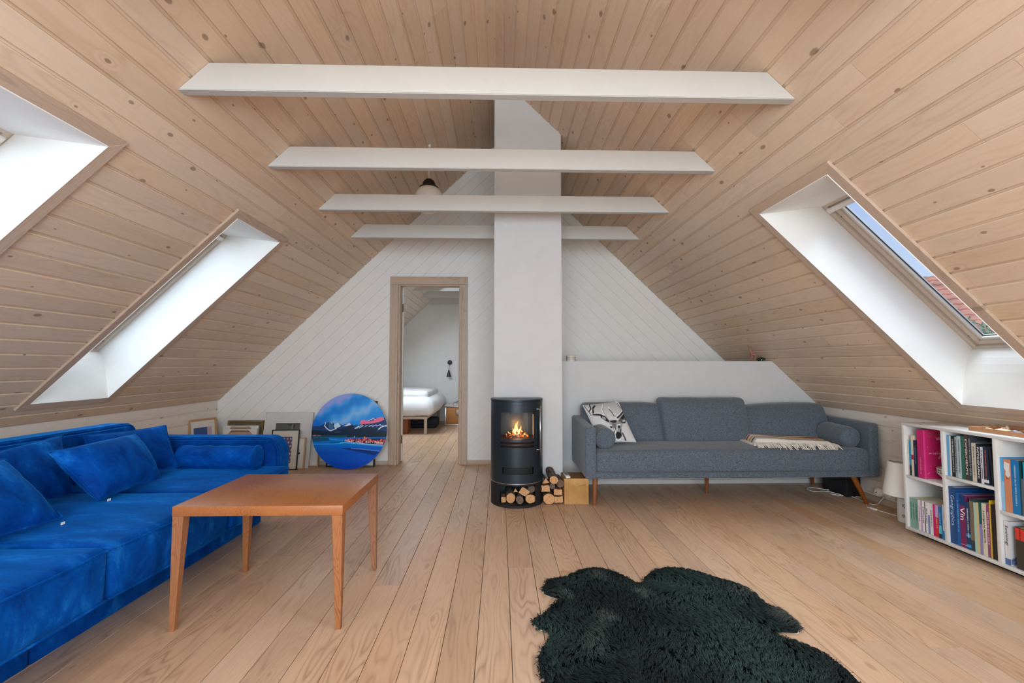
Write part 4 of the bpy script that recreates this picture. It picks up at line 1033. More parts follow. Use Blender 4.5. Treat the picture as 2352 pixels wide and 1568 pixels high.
def log(name, c, L, r, d, label, end=M_END, bk=M_BARK, split=0, seed=0, group=None, squash=1., rot=0.):
    """firewood: c centre of the near face, d direction of the axis away from the camera"""
    rnd = random.Random(seed); X = Vector(d).normalized(); Z = Vector((0, 0, 1))-X*X.z; Z.normalize(); Y = Z.cross(X)
    pts = []
    if split:
        base = {3: [(-1, -.6), (1, -.7), (.1, .9)], 4: [(-1, -.8), (.95, -.9), (1, .8), (-.9, .9)]}[split]
        m = 4
        for i in range(len(base)):
            p, q = base[i], base[(i+1) % len(base)]
            for k in range(m): t = k/m; pts.append((p[0]+(q[0]-p[0])*t+rnd.uniform(-.06, .06), (p[1]+(q[1]-p[1])*t)*squash+rnd.uniform(-.06, .06)))
    else:
        m = 18
        for k in range(m): a = 2*math.pi*k/m; q = 1+.07*math.sin(2*a+seed)+rnd.uniform(-.04, .04); pts.append((math.cos(a)*q, math.sin(a)*q*squash))
    cr_, sr_ = math.cos(rot), math.sin(rot); pts = [(p[0]*cr_-p[1]*sr_, p[0]*sr_+p[1]*cr_) for p in pts]
    n = len(pts); vs = []; steps = 5
    for s_ in range(steps+1):
        k = 1+rnd.uniform(-.05, .05) if 0 < s_ < steps else 1
        for p in pts: j = 1+rnd.uniform(-.02, .02); vs.append((L*s_/steps, p[0]*r*k*j, p[1]*r*k*j))
    fs = []
    for s_ in range(steps):
        for i in range(n): fs.append((s_*n+i, s_*n+(i+1) % n, (s_+1)*n+(i+1) % n, (s_+1)*n+i))
    fs.append(tuple(steps*n+i for i in range(n)))
    e_ = empty(name, c, label=label, cat='log', group=group)
    M = Matrix((X, Y, Z)).transposed().to_4x4()
    mesh('bark' if not split else 'split_side', vs, fs, bk, e_, M, smooth=not split)
    k = len(pts); vs2 = [(0, p[0]*r, p[1]*r) for p in pts]+[(-.0015, 0, 0)]
    mesh('cut_face', vs2, [(i, (i+1) % k, k) for i in range(k)], end, e_, M); return e_
GS, GN = 'firewood stacked beside the stove', 'firewood in the niche under the stove'
M_SPLIT = bark('split_wood_side', '#6e4a30', '#a97c50', 30)
log('firewood_log', (.300+.084, 3.63, .043), .20, .0425, (0, 1, 0), 'large round log on the floor beside the stove', seed=1, group=GS)
log('firewood_log', (.460, 3.64, .035), .20, .034, (0, 1, 0), 'split square log lowest beside the wood block', split=4, seed=2, bk=M_SPLIT, group=GS, squash=.8)
log('firewood_log', (.458, 3.645, .090), .19, .033, (0, 1, 0), 'split square log second from the floor, next to the wood block', split=4, seed=3, bk=M_SPLIT, group=GS, squash=.78, rot=.08)
log('firewood_log', (.360, 3.65, .118), .19, .033, (0, 1, 0), 'split block log lying on the large round log', split=4, seed=4, bk=M_SPLIT, group=GS, squash=.85)
log('firewood_log', (.414, 3.66, .134), .18, .021, (0, 1, 0), 'thin dark round log in the middle of the stack', end=M_ENDDARK, seed=5, group=GS)
log('firewood_log', (.474, 3.66, .153), .18, .030, (0, 1, 0), 'dark round log on top of the split ones, touching the wood block', end=M_ENDDARK, seed=6, group=GS)
log('firewood_log', (.420, 3.61, .193), .21, .0325, (-.05, 1, .13), 'round log with pale end on the very top of the stack', seed=7, group=GS)
log('firewood_log', (.362, 3.65, .176), .17, .028, (-.15, 1, .12), 'rough split log at the top left of the stack, leaning on the stove', split=3, seed=8, end=M_END, bk=M_BARK, group=GS)
nb = .018
log('firewood_log', (.088, 3.615, nb+.038), .17, .037, (-.05, 1, .10), 'round log with pale end at the left of the stove niche', seed=11, group=GN)
log('firewood_log', (.155, 3.59, nb+.030), .18, .029, (.03, 1, .02), 'dark ended round log low in the middle of the stove niche', end=M_ENDDARK, seed=12, group=GN)
log('firewood_log', (.192, 3.615, nb+.083), .16, .036, (.06, 1, .02), 'tilted split log resting across the middle of the stove niche', split=4, rot=.62, seed=13, bk=M_BARK, group=GN, squash=.85)
log('firewood_log', (.238, 3.595, nb+.037), .18, .036, (-.04, 1, .0), 'orange ended round log at the right of the stove niche', seed=14, group=GN)
log('firewood_log', (.250, 3.63, nb+.100), .13, .027, (.0, 1, .0), 'birch log with white bark on top right in the stove niche', end=M_ENDDARK, bk=M_BIRCH, seed=15, group=GN)
log('firewood_log', (.125, 3.64, nb+.088), .12, .018, (.1, 1, .05), 'small bark chip at the top left in the stove niche', split=3, end=M_END, seed=16, group=GN)
log('firewood_log', (.032, 3.625, nb+.024), .11, .018, (0, 1, .0), 'narrow reddish split stick at the far left of the stove niche', split=4, squash=1.3, seed=17, bk=M_SPLIT, group=GN)

# ---- wood block with a remote control
wk = empty('wood_block', (.598, 3.74, 0), label='solid square oak block on the floor between firewood and grey sofa', cat='stool')
box('block', (-.095, -.11, 0), (.095, .10, .197), M_BLOCK, wk, bev=.004)
box('top_face', (-.093, -.108, .197), (.093, .098, .1985), plain('weathered_top', '#7d5a34', .8, var=.2, vscale=20), wk)
box('crack', (.035, -.1108, .098), (.095, -.1102, .100), plain('crack_dark', '#33200f', .9), wk, M=Matrix.Translation((0, 0, .035)) @ Matrix.Rotation(-.2, 4, 'Y'))
rc = empty('remote_control', (.532, 3.70, .1985), .05, 'small white remote control lying on the wood block', 'remote control')
box('case', (-.018, -.062, 0), (.018, .062, .014), M_PLASTIC, rc, bev=.004)
for k in range(3): box('button', (-.012, -.012+k*.022, .0138), (.012, .002+k*.022, .0152), plain('grey_button', '#4f565c', .5), rc, bev=.001)

# ================================================================== SHEEPSKIN RUG
def rug():
    out = [(.203, 2.248), (.232, 2.36), (.33, 2.40), (.42, 2.475), (.52, 2.495), (.61, 2.44), (.688, 2.318), (.76, 2.42), (.86, 2.49), (.97, 2.475), (1.08, 2.39), (1.18, 2.27),
           (1.195, 2.19), (1.19, 2.10), (1.215, 2.02), (1.225, 1.94), (1.20, 1.885), (1.135, 1.895), (1.11, 1.87), (1.18, 1.79), (1.225, 1.70), (1.225, 1.60), (1.20, 1.48), (1.22, 1.36), (1.27, 1.25), (1.24, 1.17), (1.12, 1.16), (1.05, 1.10), (.95, 1.03), (.84, 1.01), (.74, 1.07),
           (.66, 1.16), (.58, 1.07), (.46, 1.01), (.35, 1.05), (.28, 1.14), (.14, 1.17), (.10, 1.26), (.15, 1.36), (.18, 1.48), (.15, 1.62), (.135, 1.74), (.165, 1.82), (.205, 1.875), (.205, 1.915), (.155, 1.945), (.140, 2.0), (.175, 2.05), (.225, 2.11), (.265, 2.18), (.235, 2.205)]
    out = [(p.x, p.y) for p in spline([(a, b, 0) for a, b in out], 4, closed=True)]
    rg = empty('sheepskin_rug', (.68, 1.7, 0), label='shaggy dark green-black double sheepskin rug on the plank floor', cat='rug')
    op = [(a-.68, b-1.7) for a, b in out]
    prism('hide', op, .001, .005, plain('pale_hide', '#cdbba4', .9), rg, axis='z')
    prism('wool_root', [(a*.985, b*.985-.001) for a, b in op], .0052, .009, plain('dark_wool_root', '#171c1e', .95), rg, axis='z')
    A = np.array(op); n = len(A)
    def inside(px, py):
        m = np.zeros(px.shape, bool); j = n-1
        for i in range(n):
            xi, yi = A[i]; xj, yj = A[j]; m ^= ((yi > py) != (yj > py)) & (px < (xj-xi)*(py-yi)/(yj-yi+1e-12)+xi); j = i
        return m
    def dist(px, py):
        d = np.full(px.shape, 9.)
        for i in range(n):
            x0, y0 = A[i]; x1, y1 = A[(i+1) % n]; dx, dy = x1-x0, y1-y0
            t = np.clip(((px-x0)*dx+(py-y0)*dy)/(dx*dx+dy*dy+1e-12), 0, 1); d = np.minimum(d, np.hypot(px-x0-t*dx, py-y0-t*dy))
        return d
    rs = np.random.RandomState(3); K = 17000
    px, py = rs.uniform(-.62, .62, K), rs.uniform(-.72, .82, K); m = inside(px, py); px, py = px[m], py[m]; d = dist(px, py); K = len(px)
    nz_ = lambda f, o: np.array([noise.noise(Vector((a*f+o, b*f, o))) for a, b in zip(px, py)])
    n1, n2, n3 = nz_(5, 1.), nz_(5, 9.), nz_(2.2, 4.); n4 = nz_(11, 14.)
    ang = -1.6+n1*2.2+n2*.9                                # lie of the wool, mostly down towards the camera
    ln = .042+.014*n4; ln = ln*(.55+.45*np.clip(d/.05, 0, 1)); hgt = (.026+.012*n2)*np.clip(.25+d/.06, 0, 1)
    # locks: each of 6 strands that meet at the tip
    Q = 6; segs = 4
    bx = np.repeat(px, Q)+rs.normal(0, .0065, K*Q); by = np.repeat(py, Q)+rs.normal(0, .0065, K*Q)
    tx = np.repeat(px+np.cos(ang)*ln, Q)+rs.normal(0, .0028, K*Q); ty = np.repeat(py+np.sin(ang)*ln, Q)+rs.normal(0, .0028, K*Q); hz = np.repeat(hgt, Q)*rs.uniform(.8, 1.25, K*Q); an = np.repeat(ang, Q)
    ph = np.repeat(rs.uniform(0, 6.28, K), Q); T = np.linspace(0, 1, segs+1); V = []
    wv = .006
    for t in T:
        x = bx+(tx-bx)*t**1.3+np.sin(ph+t*7)*wv*t*-np.sin(an); y = by+(ty-by)*t**1.3+np.sin(ph+t*7)*wv*t*np.cos(an)
        z = .006+hz*np.sin(np.minimum(1, t*1.25)*math.pi/2)*(1-.35*t**3)+np.cos(ph+t*7)*.002
        w = .0017*(1-.75*t)+.0003
        for s_ in (-1, 1): V.append(np.stack([x-np.sin(an)*w*s_, y+np.cos(an)*w*s_, z], 1))
    V = np.stack(V, 1).reshape(-1, 3); NS = K*Q; st_ = 2*(segs+1)
    b0 = (np.arange(NS)*st_)[:, None]; quads = np.concatenate([b0+np.array([[2*k, 2*k+1, 2*k+3, 2*k+2]]) for k in range(segs)], 1).reshape(-1)
    me = bpy.data.meshes.new('fleece'); me.vertices.add(len(V)); me.vertices.foreach_set('co', V.ravel().astype(np.float32))
    nf = NS*segs; me.loops.add(nf*4); me.loops.foreach_set('vertex_index', quads.astype(np.int32)); me.polygons.add(nf)
    me.polygons.foreach_set('loop_start', np.arange(0, nf*4, 4, dtype=np.int32)); me.update(calc_edges=True)
    me.polygons.foreach_set('use_smooth', np.ones(nf, bool)); me.materials.append(M_FUR)
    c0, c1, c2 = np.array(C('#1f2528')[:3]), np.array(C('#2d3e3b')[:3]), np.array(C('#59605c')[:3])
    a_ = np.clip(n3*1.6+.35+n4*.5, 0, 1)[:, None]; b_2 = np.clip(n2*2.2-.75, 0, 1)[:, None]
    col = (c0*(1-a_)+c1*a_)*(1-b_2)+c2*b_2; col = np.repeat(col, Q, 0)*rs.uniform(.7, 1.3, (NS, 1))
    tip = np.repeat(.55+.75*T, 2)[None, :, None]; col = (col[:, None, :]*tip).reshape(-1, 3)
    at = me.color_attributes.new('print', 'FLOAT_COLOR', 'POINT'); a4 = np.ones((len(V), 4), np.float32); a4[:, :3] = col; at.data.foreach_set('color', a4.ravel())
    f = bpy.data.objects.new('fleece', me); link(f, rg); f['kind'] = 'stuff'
rug()

# ================================================================== BOOKCASE
BX = 2.62
bc = empty('bookcase', (BX, 2.0, 0), label='low white open bookcase with six compartments in view along the right knee wall', cat='bookcase')
bc['label'] = 'low white open bookcase full of books along the right knee wall'
def bb_(nm, x0, x1, y0, y1, z0, z1, mat=M_WHITE, bev=.0015): return box(nm, (x0-BX, y0-2.0, z0), (x1-BX, y1-2.0, z1), mat, bc, bev=bev)
Y1, BD = 2.978, 2.955
cols = [2.703, 2.412, 2.121, 1.83]; Y0 = 1.53
bb_('top', BX, BD, Y0, Y1, .688, .705); bb_('bottom', BX, BD, Y0, Y1, .026, .044)
bb_('side', BX, BD, Y1-.018, Y1, .044, .688); bb_('side', BX, BD, Y0, Y0+.018, .044, .688)
for y in cols: bb_('divider', BX+.001, BD, y-.010, y+.010, .044, .688)
bb_('back_panel', BD-.006, BD, Y0+.018, Y1-.018, .044, .688, M_WHITE, 0)
bb_('plinth', BX+.05, BD-.01, Y0+.03, Y1-.03, 0, .026, M_BLACK, 0)
edges = [Y1-.018]+[c for c in cols]+[Y0+.018]; shelf_z = [.372, .430, .318, .372, .43]
for k in range(5):
    a = edges[k]-(.010 if k else 0); b = edges[k+1]+(.010 if k < 4 else 0)
    bb_('shelf', BX+.002, BD-.006, b, a, shelf_z[k]-.016, shelf_z[k], bev=.001)

READ = ('Geographica', 'Vin', 'PICTOGRAPHIC', 'Sociologi', 'OCEANERNES ATLAS', 'VIOLONSAM', 'ATLAS', 'EXPERIMENTS', 'Ludvigsens festskrift')
bookmats = {}
def bmat(h, gloss=.45):
    if h not in bookmats: bookmats[h] = plain('book_cover_'+h.strip('#'), h, gloss)
    return bookmats[h]
def book(y1, w, z0, h, col, label, group, depth=.20, x0=BX+.016, title=None, tcol='#f0f0ee', tsize=None, ts=.08, te=.85, tilt=0., bands=(), soft=False, cover=None):
    """stands with its spine to the room; y1 is the edge farther from the camera"""
    e = empty('book', (x0, y1-w/2, z0), label=label, cat='book', group=group)
    if tilt: e.rotation_euler = (tilt, 0, 0)
    t = .0012 if soft else .0022; ov = 0 if soft else .003
    bm = bmesh.new(); hw_ = w/2-.0004
    bm_box(bm, (0, -hw_, 0), (t, hw_, h)); bm_box(bm, (t, -hw_, 0), (depth, -hw_+t, h)); bm_box(bm, (t, hw_-t, 0), (depth, hw_, h))
    bmesh.ops.remove_doubles(bm, verts=bm.verts, dist=1e-5)
    cvr = from_bm('cover', bm, bmat(col), e)
    box('pages', (t+.0003, -hw_+t+.0002, ov), (depth-ov-.002, hw_-t-.0002, h-ov), M_PAPER, e)
    for (a, b, c) in bands: box('spine_band', (-.0006, -hw_, h*a), (.0004, hw_, h*b), bmat(c), cvr)
    if title and title not in READ:
        rm = random.Random(len(title)*7+int(h*1000)); sz = min(w*.5, .008); zt = h*te; vs, fs = [], []
        while zt > h*ts:
            L_ = rm.uniform(.0025, .0055); g = .0011 if rm.random() > .22 else .005
            for (a, b) in ((0, L_*.3), (L_*.62, L_)):
                q = sz*rm.uniform(.36, .5); i0 = len(vs); vs += [(-.0008, -q, zt-b), (-.0008, q, zt-b), (-.0008, q, zt-a), (-.0008, -q, zt-a)]; fs.append((i0, i0+3, i0+2, i0+1))
            i0 = len(vs); vs += [(-.0008, -sz*.12, zt-L_), (-.0008, sz*.12, zt-L_), (-.0008, sz*.12, zt), (-.0008, -sz*.12, zt)]; fs.append((i0, i0+3, i0+2, i0+1)); zt -= L_+g
        q_ = mesh('spine_print', vs, fs, bmat(tcol, .5), cvr); q_['kind'] = 'stuff'
    elif title:
        L = h*(te-ts); sz = tsize or min(w*.72, .03)
        text('title', title, sz, bmat(tcol, .5), cvr, axes((-.0008, sz*.34, h*te), (0, 0, -1), (0, -1, 0), (-1, 0, 0)), width=L)
    return e
G1, G2, G3, G4, G5, G6 = ('books on the upper left shelf', 'books on the lower left shelf', 'books on the upper middle shelf', 'books on the lower middle shelf', 'books on the upper right shelf', 'books on the lower right shelf')
z = .373
book(2.957, .010, z, .222, '#d9d4c8', 'thin whitish booklet at the far left of the upper left shelf', G1, soft=True)
book(2.946, .014, z, .222, '#2b8fc0', 'bright blue thin book at the far left of the upper left shelf', G1, soft=True, bands=((.0, .28, '#262b2e'),))
book(2.931, .017, z, .255, '#d9cfb8', 'cream book with a red band on the upper left shelf', G1, bands=((.40, .52, '#a82842'),))
book(2.913, .025, z, .226, '#1f2740', 'dark navy book between the cream and the pink book', G1, title='COLLECTED STORIES', tcol='#8a93a8', tsize=.009, ts=.35)
pk = book(2.886, .042, z, .299, '#c8286e', 'large pink book with a woman in a long dress on its cover', G1, depth=.262, title='MY LIFE IN LYRICS', tcol='#f0a5c4', tsize=.014, ts=.08, te=.42)
def pinkcover():
    n, m = 60, 70; vs, fs, uv = [], [], []
    for j in range(m+1):
        for i in range(n+1): vs.append((.002+i/n*.258, -.0212, .002+(1-j/m)*.295)); uv.append((i/n, j/m))
    for j in range(m):
        for i in range(n): a = j*(n+1)+i; fs.append((a, a+n+1, a+n+2, a+1))
    o = mesh('front_cover', vs, fs, M_PRINTGLOSS, pk); c = Cv(240, 280, 0, 0, 1, 1.14, (203, 44, 112))
    c.rect(0, 0, .05, 1.14, (226, 70, 140))
    rnd = random.Random(5)
    for k in range(26): x, y = rnd.uniform(.1, .6), rnd.uniform(.2, 1.05); c.line([(x, y), (x+rnd.uniform(-.04, .04), y+.035)], .012, rnd.choice([(150, 60, 70), (235, 120, 170), (170, 40, 90)]))
    c.poly([(.52, .36), (.66, .34), (.72, .42), (.70, .52), (.76, .80), (.78, .98), (.62, .98), (.58, .80), (.52, .62)], (205, 150, 165))
    c.line([(.53, .40), (.44, .58), (.38, .66)], .05, (215, 165, 172)); c.line([(.70, .40), (.76, .55)], .05, (205, 150, 165))
    c.line([(.52, .49), (.72, .50)], .04, (150, 70, 95)); c.ell(.60, .26, .085, .095, (190, 120, 90)); c.ell(.60, .29, .05, .06, (225, 165, 150)); c.line([(.66, .78), (.74, .96)], .02, (240, 200, 210))
    uv = np.array(uv); set_print(o, c.at(uv[:, 0], uv[:, 1]*1.14))
    text('title', 'BEHIND THE', .024, bmat('#f3c4d6'), pk, axes((.085, -.0216, .236), (1, 0, .12), (-.12, 0, 1), (0, -1, 0)), width=.12)
    text('title', 'MY LIFE IN', .013, bmat('#f3c4d6'), pk, axes((.035, -.0216, .150), (1, 0, 0), (0, 0, 1), (0, -1, 0)), width=.075)
    text('title', 'DOLLY', .040, bmat('#a05a3c'), pk, axes((.03, -.0216, .255), (1, 0, .05), (-.05, 0, 1), (0, -1, 0)), width=.14)
pinkcover()
# bowl
bw = empty('bowl', (2.725, 2.765, .373), label='white footed bowl patterned with black and ochre strokes, before the pink book', cat='bowl')
lathe('bowl_body', [(0, 0), (.026, 0), (.030, .004), (.044, .026), (.062, .046), (.064, .078), (.0615, .0785), (.059, .048), (.04, .030), (0, .022)], M_PLASTIC, bw, n=36)
rnd = random.Random(9)
for k in range(34):
    a = k/34*2*math.pi; c_ = '#26221e' if k % 3 else '#b07a34'
    for (za, zb) in ((.050, .061), (.064, .075)):
        q = .003+.002*rnd.random(); zz0, zz1 = (za, zb); r = .0650
        pts = [(r*math.cos(a-q/r*1.2), r*math.sin(a-q/r*1.2), zz0), (r*math.cos(a+q/r*1.2), r*math.sin(a+q/r*1.2), zz0), (r*math.cos(a), r*math.sin(a), zz1)]
        pin = [(x*.985, y*.985, z_) for x, y, z_ in pts]
        mesh('painted_stroke', pts+pin, [(0, 1, 2), (0, 2, 5, 3), (1, 4, 5, 2), (0, 3, 4, 1), (3, 5, 4)], bmat(c_), bw)
z = .045
lo = [(.019, '#7fa79a', 'VOLUME ONE', 'green-grey volume first from the left on the lower left shelf'), (.018, '#86ada0', 'VOLUME TWO', 'green-grey volume second from the left on the lower left shelf'), (.021, '#7ba396', 'VOLUME THREE', 'green-grey volume third from the left on the lower left shelf')]
y = 2.957
for w, c_, t_, l_ in lo: book(y, w, z, .185, c_, l_, G2, depth=.16, soft=True, tcol='#4f7066', title=t_, tsize=.007, ts=.3); y -= w
seq = [(.018, '#e6dde0', 'white paperback directly right of the three green-grey volumes', 'ROMAN', '#b07aa8', ()), (.011, '#b9a3c4', 'thin lilac paperback on the lower left shelf', None, None, ()), (.016, '#ebe7e6', 'white paperback right of the thin lilac one', 'ERIKSEN', '#333340', ()),
       (.006, '#4d4a58', 'very thin dark spine between two white paperbacks', None, None, ()), (.016, '#ece8e8', 'white paperback just right of the very thin dark spine', 'NOVELLE', '#555', ()), (.013, '#e9e4ec', 'white paperback with a blue lower half', None, None, ((.0, .60, '#7d8fbe'),)),
       (.020, '#e0dfdb', 'white paperback with dense printed spine, left of the magenta one', 'TEGN OG BILLEDER', '#4a6b58', ()), (.014, '#c9287a', 'narrow magenta paperback on the lower left shelf', None, None, ()), (.022, '#c4a2d0', 'paperback with lilac top and red lower part', 'SOMMER', '#f5d8e0', ((.0, .62, '#d22b33'),)),
       (.019, '#1d6fae', 'blue paperback with golden ball on the lower left shelf', 'HAVET', '#9fd0ec', ((.14, .40, '#5fc3cf'), (0., .14, '#1b3550'))), (.007, '#2e86c8', 'thin plain blue spine near the right end of the lower left shelf', None, None, ()), (.024, '#dfe6ee', 'thick white and blue paperback with red letters at the right end', 'VIOLONSAM', '#c4283c', ((.0, .25, '#2c86d0'),))]
for k, (w, c_, l_, t_, tc_, bd) in enumerate(seq):
    tc_ = '#555555' if tc_ == '#555' else tc_
    book(y, w, z, .186+(.018 if k == 11 else .001*(k % 3)), c_, l_, G2, depth=.15, soft=True, title=t_, tcol=tc_ or '#ffffff', tsize=w*.5, bands=bd, ts=.3, te=.8); y -= w
z = .431
seq = [(.015, '#5f9fcc', .236, 'light blue tall book first on the upper middle shelf', None, ''), (.011, '#cfd6d6', .233, 'thin white and grey book second on the upper middle shelf', None, ''), (.021, '#23282c', .233, 'dark book with white lettering on the upper middle shelf', 'GREEN ATLAS', '#e0e4e2'), (.014, '#9aa9a8', .232, 'grey book with mottled spine on the upper middle shelf', 'CAMERA', '#20282c'),
       (.022, '#b7c9d0', .238, 'silver book with faint lettering on the upper middle shelf', 'SUNDANCE', '#6c7f88'), (.020, '#2f6b58', .240, 'green patterned book on the upper middle shelf', None, ''), (.022, '#4c3f40', .250, 'brown book lettered along its spine on the upper middle shelf', 'EXPERIMENTS', '#e6dcd8'), (.018, '#3b4147', .253, 'dark grey tall book beside the brown lettered one', 'DESIGN', '#b9c0c6'),
       (.024, '#cfc9b4', .212, 'cream coloured shorter book on the upper middle shelf', 'CHARLES TOMLINSON', '#8b8878'), (.022, '#20242e', .213, 'black book titled PICTOGRAPHIC', 'PICTOGRAPHIC', '#f2f2f2'), (.015, '#dfe0ea', .198, 'white book with small dark lettering right of the PICTOGRAPHIC book', 'THE WAY OF TEA', '#30303c'), (.026, '#27324a', .200, 'dark book with orange figures on its spine', 'GABO', '#d8745a')]
y = 2.690
for k, (w, c_, h_, l_, t_, tc_) in enumerate(seq):
    book(y, w, z, h_, c_, l_, G3, depth=.21, title=t_, tcol=tc_ or '#ffffff', tsize=w*.62, ts=.12, te=.92, bands=((.05, .13, '#e8e8e8'),) if k == 11 else (), soft=k in (0, 1, 3)); y -= w
# two that lean against the divider
book(2.445, .012, z, .196, '#23282b', 'leaning black book near the right end of the upper middle shelf', G3, depth=.20, tilt=-.06)
book(2.4320, .009, z, .165, '#c4a250', 'tan short book at the right end of the upper middle shelf', G3, depth=.19, tilt=-.01)
z = .045; y = 2.692
seq = [(.042, '#1c4a80', .323, 'thick blue book titled Geographica', 'Geographica', '#a9c4dc', .62, .250, ()), (.019, '#1a5fa8', .297, 'book with bright blue patterned spine beside Geographica', 'ROSER', '#7fc6f0', .6, .24, ()), (.033, '#7a2a5c', .292, 'magenta book titled Vin', 'Vin', '#ffffff', .0, .23, ((.05, .055, '#e8d0dc'), (.80, 1.0, '#1a3f78'))),
       (.025, '#1d3f66', .262, 'navy book with white lettering and light blue square on the lower middle shelf', 'DANSK NATUR OG LANDSKAB', '#e4ecf4', .4, .20, ((.04, .10, '#35a0dc'), (.26, .32, '#35a0dc'))), (.021, '#35424a', .287, 'dark slate book with a brown label strip on the lower middle shelf', None, '', 0, .23, ((.20, .95, '#7b6a54'),)),
       (.014, '#a9cdbd', .270, 'mint green slim book on the lower middle shelf', None, '', 0, .21, ()), (.014, '#d3c08c', .274, 'pale yellow slim book beside the mint green one', None, '', 0, .21, ()), (.016, '#1f5e5c', .280, 'teal book with lilac lower half on the lower middle shelf', None, '', 0, .21, ((.0, .58, '#8c86b8'),)),
       (.024, '#d8cfb8', .280, 'cream book with handwritten style title on the lower middle shelf', 'Ludvigsens festskrift', '#2b2b2b', .5, .21, ()), (.016, '#8f4a72', .279, 'mauve book between the cream and yellow ones', 'Kunsten', '#f0dce8', .5, .21, ()), (.008, '#d9b62e', .305, 'thin yellow book on the lower middle shelf', None, '', 0, .22, ()), (.029, '#2c292b', .286, 'black book at the right end of the lower middle shelf', None, '', 0, .20, ())]
for k, (w, c_, h_, l_, t_, tc_, tf_, dp_, bd) in enumerate(seq):
    if t_ == 'Vin': book(y, w, z, h_, c_, l_, G4, depth=dp_, title='Vin', tcol='#ffffff', tsize=.036, ts=.52, te=.76, bands=bd)
    else: book(y, w, z, h_, c_, l_, G4, depth=dp_, title=t_, tcol=tc_ or '#ffffff', tsize=w*(tf_ or .5), ts=.32 if k == 0 else .25, te=.86, bands=bd)
    y -= w
z = .319; y = 2.400
b5 = [(.016, '#4aa5dc', .275, 'light blue tall book first on the upper right shelf', None, '', ((.0, .55, '#8cc0e6'),)), (.034, '#d28a66', .268, 'salmon book with white paper slip on the upper right shelf', 'ATLAS', '#c0392b', ()), (.038, '#1878b8', .272, 'thick blue book with white lettering on the upper right shelf', 'Between Reality and Poetry', '#cfe6f5', ()), (.006, '#17494e', .274, 'very thin dark teal book beside the thick blue one', None, '', ()),
      (.011, '#5a6672', .186, 'short grey book on the upper right shelf', None, '', ()), (.009, '#2c9fc0', .270, 'thin cyan book beside the yellow-green atlas', None, '', ()), (.024, '#b9cf3c', .262, 'yellow-green book titled OCEANERNES ATLAS', 'OCEANERNES ATLAS', '#1d2a20', ()), (.03, '#303a44', .25, 'dark book at the edge of the photo on the upper right shelf', None, '', ()), (.04, '#b8b0a0', .24, 'beige thick book outside the photo edge on the upper right shelf', None, '', ())]
for k, (w, c_, h_, l_, t_, tc_, bd) in enumerate(b5):
    e = book(y, w, z, h_, c_, l_, G5, depth=.22, title=t_, tcol=tc_ or '#ffffff', tsize=w*.55, ts=.62 if k == 1 else .15, te=.9, bands=bd)
    if k == 1:
        prism('paper_slip', [(-.012, .25), (.012, .255), (.016, .225), (.006, .205), (.010, .19), (-.004, .175), (-.014, .19), (-.010, .21)][::-1], -.0014, -.0006, M_CARD, e, axis='x')
    y -= w
z = .045; y = 2.398
s6 = book(y, .026, z, .222, '#d6d6d8', 'grey-white book titled Sociologi on the lower right shelf', G6, depth=.20, title='Sociologi', tcol='#2c3440', tsize=.018, ts=.45, te=.9, bands=((.0, .14, '#4d6a98'),))
def sociocover():
    n = 40; vs, fs, uv = [], [], []
    for j in range(n+1):
        for i in range(n+1): vs.append((.002+i/n*.196, -.0134, .002+(1-j/n)*.218)); uv.append((i/n, j/n))
    for j in range(n):
        for i in range(n): a = j*(n+1)+i; fs.append((a, a+n+1, a+n+2, a+1))
    o = mesh('front_cover', vs, fs, M_PRINTGLOSS, s6); c = Cv(160, 160, 0, 0, 1, 1, (214, 216, 220))
    c.poly([(0, .86), (.5, .7), (1, .5), (1, 1), (0, 1)], (90, 115, 165)); c.poly([(.3, 1), (.7, .68), (1, .62), (1, 1)], (50, 74, 130)); c.line([(.05, .95), (.4, .72), (.9, .55)], .02, (160, 170, 190))
    uv = np.array(uv); set_print(o, c.at(uv[:, 0], uv[:, 1]))
    text('title', 'Sociologi', .036, bmat('#2c3440'), s6, axes((.028, -.0138, .152), (1, 0, 0), (0, 0, 1), (0, -1, 0)), width=.15)
sociocover()
book(2.345, .042, z, .208, '#3e3a34', 'dark olive book with a red label on the lower right shelf', G6, depth=.17, title='STUDIO', tcol='#7a1a14', tsize=.02, ts=.72, te=.96, bands=((.70, .98, '#d8402f'),))
book(2.300, .022, z, .20, '#191b1e', 'black book right of the red labelled one on the lower right shelf', G6, depth=.17)
book(2.276, .030, z, .24, '#6d2d2c', 'dark red book at the photo edge on the lower right shelf', G6, depth=.17)

# tray of shells
ty = empty('wooden_tray', (2.80, 2.30, .705), label='shallow brown wooden tray of seashells on top of the bookcase', cat='tray')
M_TRAY = wood('tray_wood', '#b98358', '#96633c', '#7a4c2c', gs=2, gstr=.5, kstr=0, rough=.5, var=.02, freq=80, kthr=1.1)
tr_rot = Matrix.Rotation(0, 4, 'Z')
box('tray_base', (-.30, -.115, 0), (.30, .115, .006), M_TRAY, ty, M=axes((0, 0, 0), (0, 1, 0), (-1, 0, 0), (0, 0, 1)))
for sgn in (-1, 1):
    box('rim', (-.30, -.004, 0), (.30, .004, .024), M_TRAY, ty, bev=.0015, M=axes((sgn*.117, 0, 0), (0, 1, 0), (-1, 0, 0), (0, 0, 1)))
    box('rim', (-.113, -.004, 0), (.113, .004, .024), M_TRAY, ty, bev=.0015, M=Matrix.Translation((0, sgn*.296, 0)))
